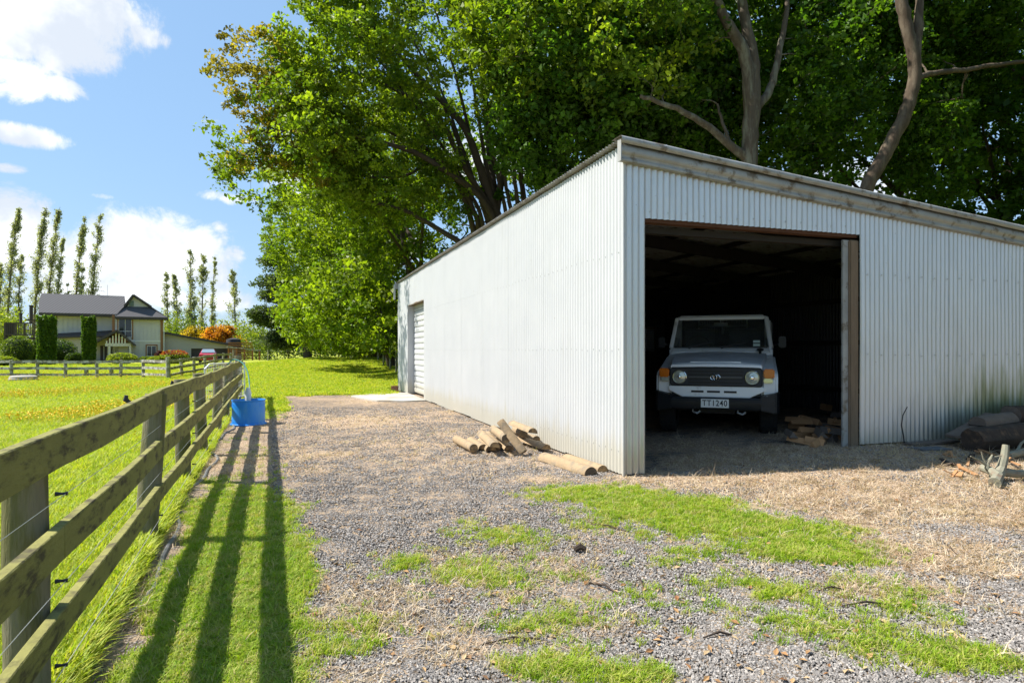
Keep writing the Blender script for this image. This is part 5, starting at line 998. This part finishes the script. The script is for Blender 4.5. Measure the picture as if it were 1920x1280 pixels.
# ------------------------------------------------------------------ ground cover scattered as real pieces
def proto_obj(name, v, f, m):
    me = bpy.data.meshes.new(name); me.from_pydata([tuple(p) for p in v], [], f); me.materials.append(m); return bpy.data.objects.new(name, me)
def scatter(name, pts, rot, scl, protos, label, cat):
    me = bpy.data.meshes.new(name); me.vertices.add(len(pts)); me.vertices.foreach_set('co', np.asarray(pts, np.float32).ravel())
    a = me.attributes.new('rot', 'FLOAT_VECTOR', 'POINT'); a.data.foreach_set('vector', np.asarray(rot, np.float32).ravel())
    a = me.attributes.new('scl', 'FLOAT', 'POINT'); a.data.foreach_set('value', np.asarray(scl, np.float32))
    a = me.attributes.new('pick', 'INT', 'POINT'); a.data.foreach_set('value', RNG.integers(0, len(protos), len(pts)).astype(np.int32))
    o = bpy.data.objects.new(name, me); COL.objects.link(o); ng = bpy.data.node_groups.new(name+'_scatter', 'GeometryNodeTree')
    ng.interface.new_socket('Geometry', in_out='INPUT', socket_type='NodeSocketGeometry'); ng.interface.new_socket('Geometry', in_out='OUTPUT', socket_type='NodeSocketGeometry')
    N = ng.nodes; gi = N.new('NodeGroupInput'); go = N.new('NodeGroupOutput'); ip = N.new('GeometryNodeInstanceOnPoints'); jn = N.new('GeometryNodeJoinGeometry')
    for p in protos:
        oi = N.new('GeometryNodeObjectInfo'); oi.inputs['Object'].default_value = p; oi.inputs['As Instance'].default_value = True; ng.links.new(oi.outputs['Geometry'], jn.inputs[0])
    def attr(nm, ty): q = N.new('GeometryNodeInputNamedAttribute'); q.data_type = ty; q.inputs['Name'].default_value = nm; return q.outputs['Attribute']
    ng.links.new(gi.outputs[0], ip.inputs['Points']); ng.links.new(jn.outputs[0], ip.inputs['Instance']); ip.inputs['Pick Instance'].default_value = True
    ng.links.new(attr('pick', 'INT'), ip.inputs['Instance Index']); ng.links.new(attr('rot', 'FLOAT_VECTOR'), ip.inputs['Rotation']); ng.links.new(attr('scl', 'FLOAT'), ip.inputs['Scale']); ng.links.new(ip.outputs[0], go.inputs[0])
    md = o.modifiers.new('scatter', 'NODES'); md.node_group = ng; o['kind'] = 'stuff'; tag(o, label, cat); return o
def tuft(seed, nb, h, spread, lie, w):
    r = random.Random(seed); v = []; f = []
    for k in range(nb):
        a = r.uniform(0, 6.283); rad = spread*math.sqrt(r.random()); x, y = rad*math.cos(a), rad*math.sin(a); b = r.uniform(0, 6.283); L = h*r.uniform(.55,1.15); ln = lie*r.uniform(.4,1.3); dx, dy = math.cos(b), math.sin(b); sx, sy = -dy*w, dx*w; i = len(v)
        v += [(x-sx,y-sy,-.01),(x+sx,y+sy,-.01),(x+dx*ln*L*.35+sx*.8,y+dy*ln*L*.35+sy*.8,L*.55/(1+ln*.35)),(x+dx*ln*L*.35-sx*.8,y+dy*ln*L*.35-sy*.8,L*.55/(1+ln*.35)),(x+dx*ln*L,y+dy*ln*L,L/(1+ln*.8))]; f += [(i,i+1,i+2,i+3),(i+3,i+2,i+4)]
    return v, f
def cover():
    rng = np.random.default_rng(99)
    GR = leafmat('grass_blade', .40, .55, inst=[(.13,.24,.012),(.23,.34,.018),(.32,.40,.03),(.46,.39,.16),(.19,.31,.015)])
    PG = leafmat('paddock_blade', .40, .55, inst=[(.18,.28,.014),(.28,.36,.022),(.36,.41,.035),(.46,.43,.05),(.24,.33,.02)])
    STW = leafmat('straw_blade', .2, .8, inst=[(.27,.17,.10),(.47,.36,.24),(.60,.50,.38),(.20,.12,.07)])
    grp = [proto_obj('tuft', *tuft(k, 13, .072, .045, .85, .0030), GR) for k in range(5)]
    pgp = [proto_obj('paddock_tuft', *tuft(20+k, 16, .13, .06, .7, .0048), PG) for k in range(5)]
    lawnp = [proto_obj('lawn_tuft', *tuft(40+k, 14, .10, .14, .8, .011), PG) for k in range(4)]
    stp = [proto_obj('straw_tuft', *tuft(60+k, 10, .036, .055, 2.8, .0018), STW) for k in range(5)]
    def sample(n, x0, x1, y0, y1, pw):
        u = rng.uniform(0,1,n); y = y0*(y1/y0)**u if pw else rng.uniform(y0,y1,n); x = rng.uniform(x0,x1,n)*(y if pw else 1); return x, y
    def place(nm, x, y, smin, smax, protos, lab, cat, tilt=.15, dz=0):
        z = gz(x, y)+dz; n = len(x); rot = np.c_[rng.normal(0,tilt,n), rng.normal(0,tilt,n), rng.uniform(0,6.283,n)]; scatter(nm, np.c_[x,y,z], rot, rng.uniform(smin,smax,n), protos, lab, cat)
    inside = lambda x, y: (lambda t, s: (t > -.03) & (s > -.03) & (t < SW))(*TS(x, y))
    # drive-side grass
    x, y = sample(230000, -.85, .9, 2.0, 19, True); gr, st = masks(x, y); d = x-XF(y); k = (d > -.1) & ~inside(x,y) & (rng.uniform(0,1,len(x)) < np.clip((gr-.18)/.85, 0, 1)**1.9); x, y = x[k], y[k]
    place('grass', x, y, .28, .92, grp, 'patchy short green grass growing through the gravel drive', 'grass')
    x, y = sample(150000, -.95, -.2, 1.7, 17, True); k = (x-XF(y) < .06) & (x-XF(y) > -9); place('paddock_grass', x[k], y[k], .55, 1.2, pgp, 'lush sunlit paddock grass left of the fence', 'grass')
    x, y = sample(95000, -.95, .0, 14, 60, True); gr, st = masks(x, y); t, s = TS(x, y); k = (gr > .5) & ~((t > -.3) & (s < SL+1)); place('lawn_grass', x[k], y[k], .6, 1.1, lawnp, 'mown green lawn stretching to the trees', 'grass')
    # straw
    x, y = sample(170000, -.85, .95, 2.0, 17, True); gr, st = masks(x, y); d = x-XF(y); t, s = TS(x, y); k = (d > 0) & (~inside(x,y) | ((s < 2.2) & (t > .2))) & (rng.uniform(0,1,len(x)) < sstep(st, .35, 1.0)*(1-.85*sstep(gr,.45,.8))*.42); place('dry_straw', x[k], y[k], .6, 1.3, stp, 'dry straw-coloured cut grass lying over the ground', 'straw', .3)
    # gravel chips
    gm = bpy.data.materials.new('gravel_chip'); gm.use_nodes = True; n = NT(gm.node_tree); b = n.n['Principled BSDF']; r = n.node('ShaderNodeObjectInfo').outputs['Random']; rp = n.node('ShaderNodeValToRGB'); n.l.new(r, rp.inputs[0]); rp.color_ramp.elements[0].color = (.13,.118,.105,1); rp.color_ramp.elements[1].color = (.36,.33,.30,1); e = rp.color_ramp.elements.new(.55); e.color = (.215,.195,.178,1); n.l.new(rp.outputs[0], b.inputs['Base Color']); b.inputs['Roughness'].default_value = .85
    chips = []
    for k in range(6):
        r_ = random.Random(k); v = [(x*(1+r_.uniform(-.35,.35)), y*(1+r_.uniform(-.35,.35)), z*(1+r_.uniform(-.3,.3))) for x, y, z in ((-1,-.6,-.4),(1,-.7,-.4),(.9,.7,-.4),(-.8,.8,-.4),(-.7,-.5,.45),(.7,-.4,.5),(.6,.5,.4),(-.5,.6,.5))]
        chips.append(proto_obj('chip', v, [(0,3,2,1),(4,5,6,7),(0,1,5,4),(1,2,6,5),(2,3,7,6),(3,0,4,7)], gm))
    x, y = sample(230000, -.7, .85, 2.1, 15, True); gr, st = masks(x, y); d = x-XF(y); k = (d > .9) & ~inside(x,y) & (rng.uniform(0,1,len(x)) < (1-.75*sstep(st,.5,1.0))*(1-.7*sstep(gr,.4,.9))); x, y = x[k], y[k]
    nn = len(x); rot = np.c_[rng.normal(0,.5,nn), rng.normal(0,.5,nn), rng.uniform(0,6.283,nn)]; scatter('gravel', np.c_[x,y,gz(x,y)+.004], rot, rng.uniform(.003,.0078,nn)*(1+.05*y), chips, 'loose grey gravel chips on the drive', 'gravel')
    # buttercups
    ym = mat('buttercup', (.75,.52,.01), .6, .15); v = [(.012*math.cos(a), .012*math.sin(a), .13+.004*(i % 2)) for i, a in enumerate(np.linspace(0,6.283,8)[:-1])]+[(0,0,.125)]; f = [(i, (i+1) % 7, 7) for i in range(7)]; v += [(-.0015,0,0),(.0015,0,0),(.0015,0,.125),(-.0015,0,.125)]; f.append((8,9,10,11))
    bp = [proto_obj('buttercup', v, f, ym)]
    x, y = sample(20000, -1.0, -.35, 9, 45, True); k = (x-XF(y) < -.6) & (vnoise(x*.35, y*.25, 4)+.25*sstep(y,12,24) > .55); place('buttercups', x[k], y[k], 1.0, 1.9, bp, 'yellow buttercups flowering across the paddock', 'flowers', .3)
    # fallen leaves
    lm = leafmat('dead_leaf', .1, .8, inst=[(.22,.10,.04),(.36,.22,.10),(.45,.34,.2),(.16,.08,.04)]); lp = [proto_obj('dead_leaf', [(-.03,0,.004),(0,-.016,.014),(.035,0,.006),(0,.017,.012)], [(0,1,2,3)], lm)]
    x, y = sample(1500, -.5, .9, 2.2, 14, True); k = ~inside(x,y) & (x-XF(y) > .4); place('fallen_leaves', x[k], y[k], .35, .85, lp, 'scattered dry brown leaves on the drive', 'leaves', .3, .01)
cover()
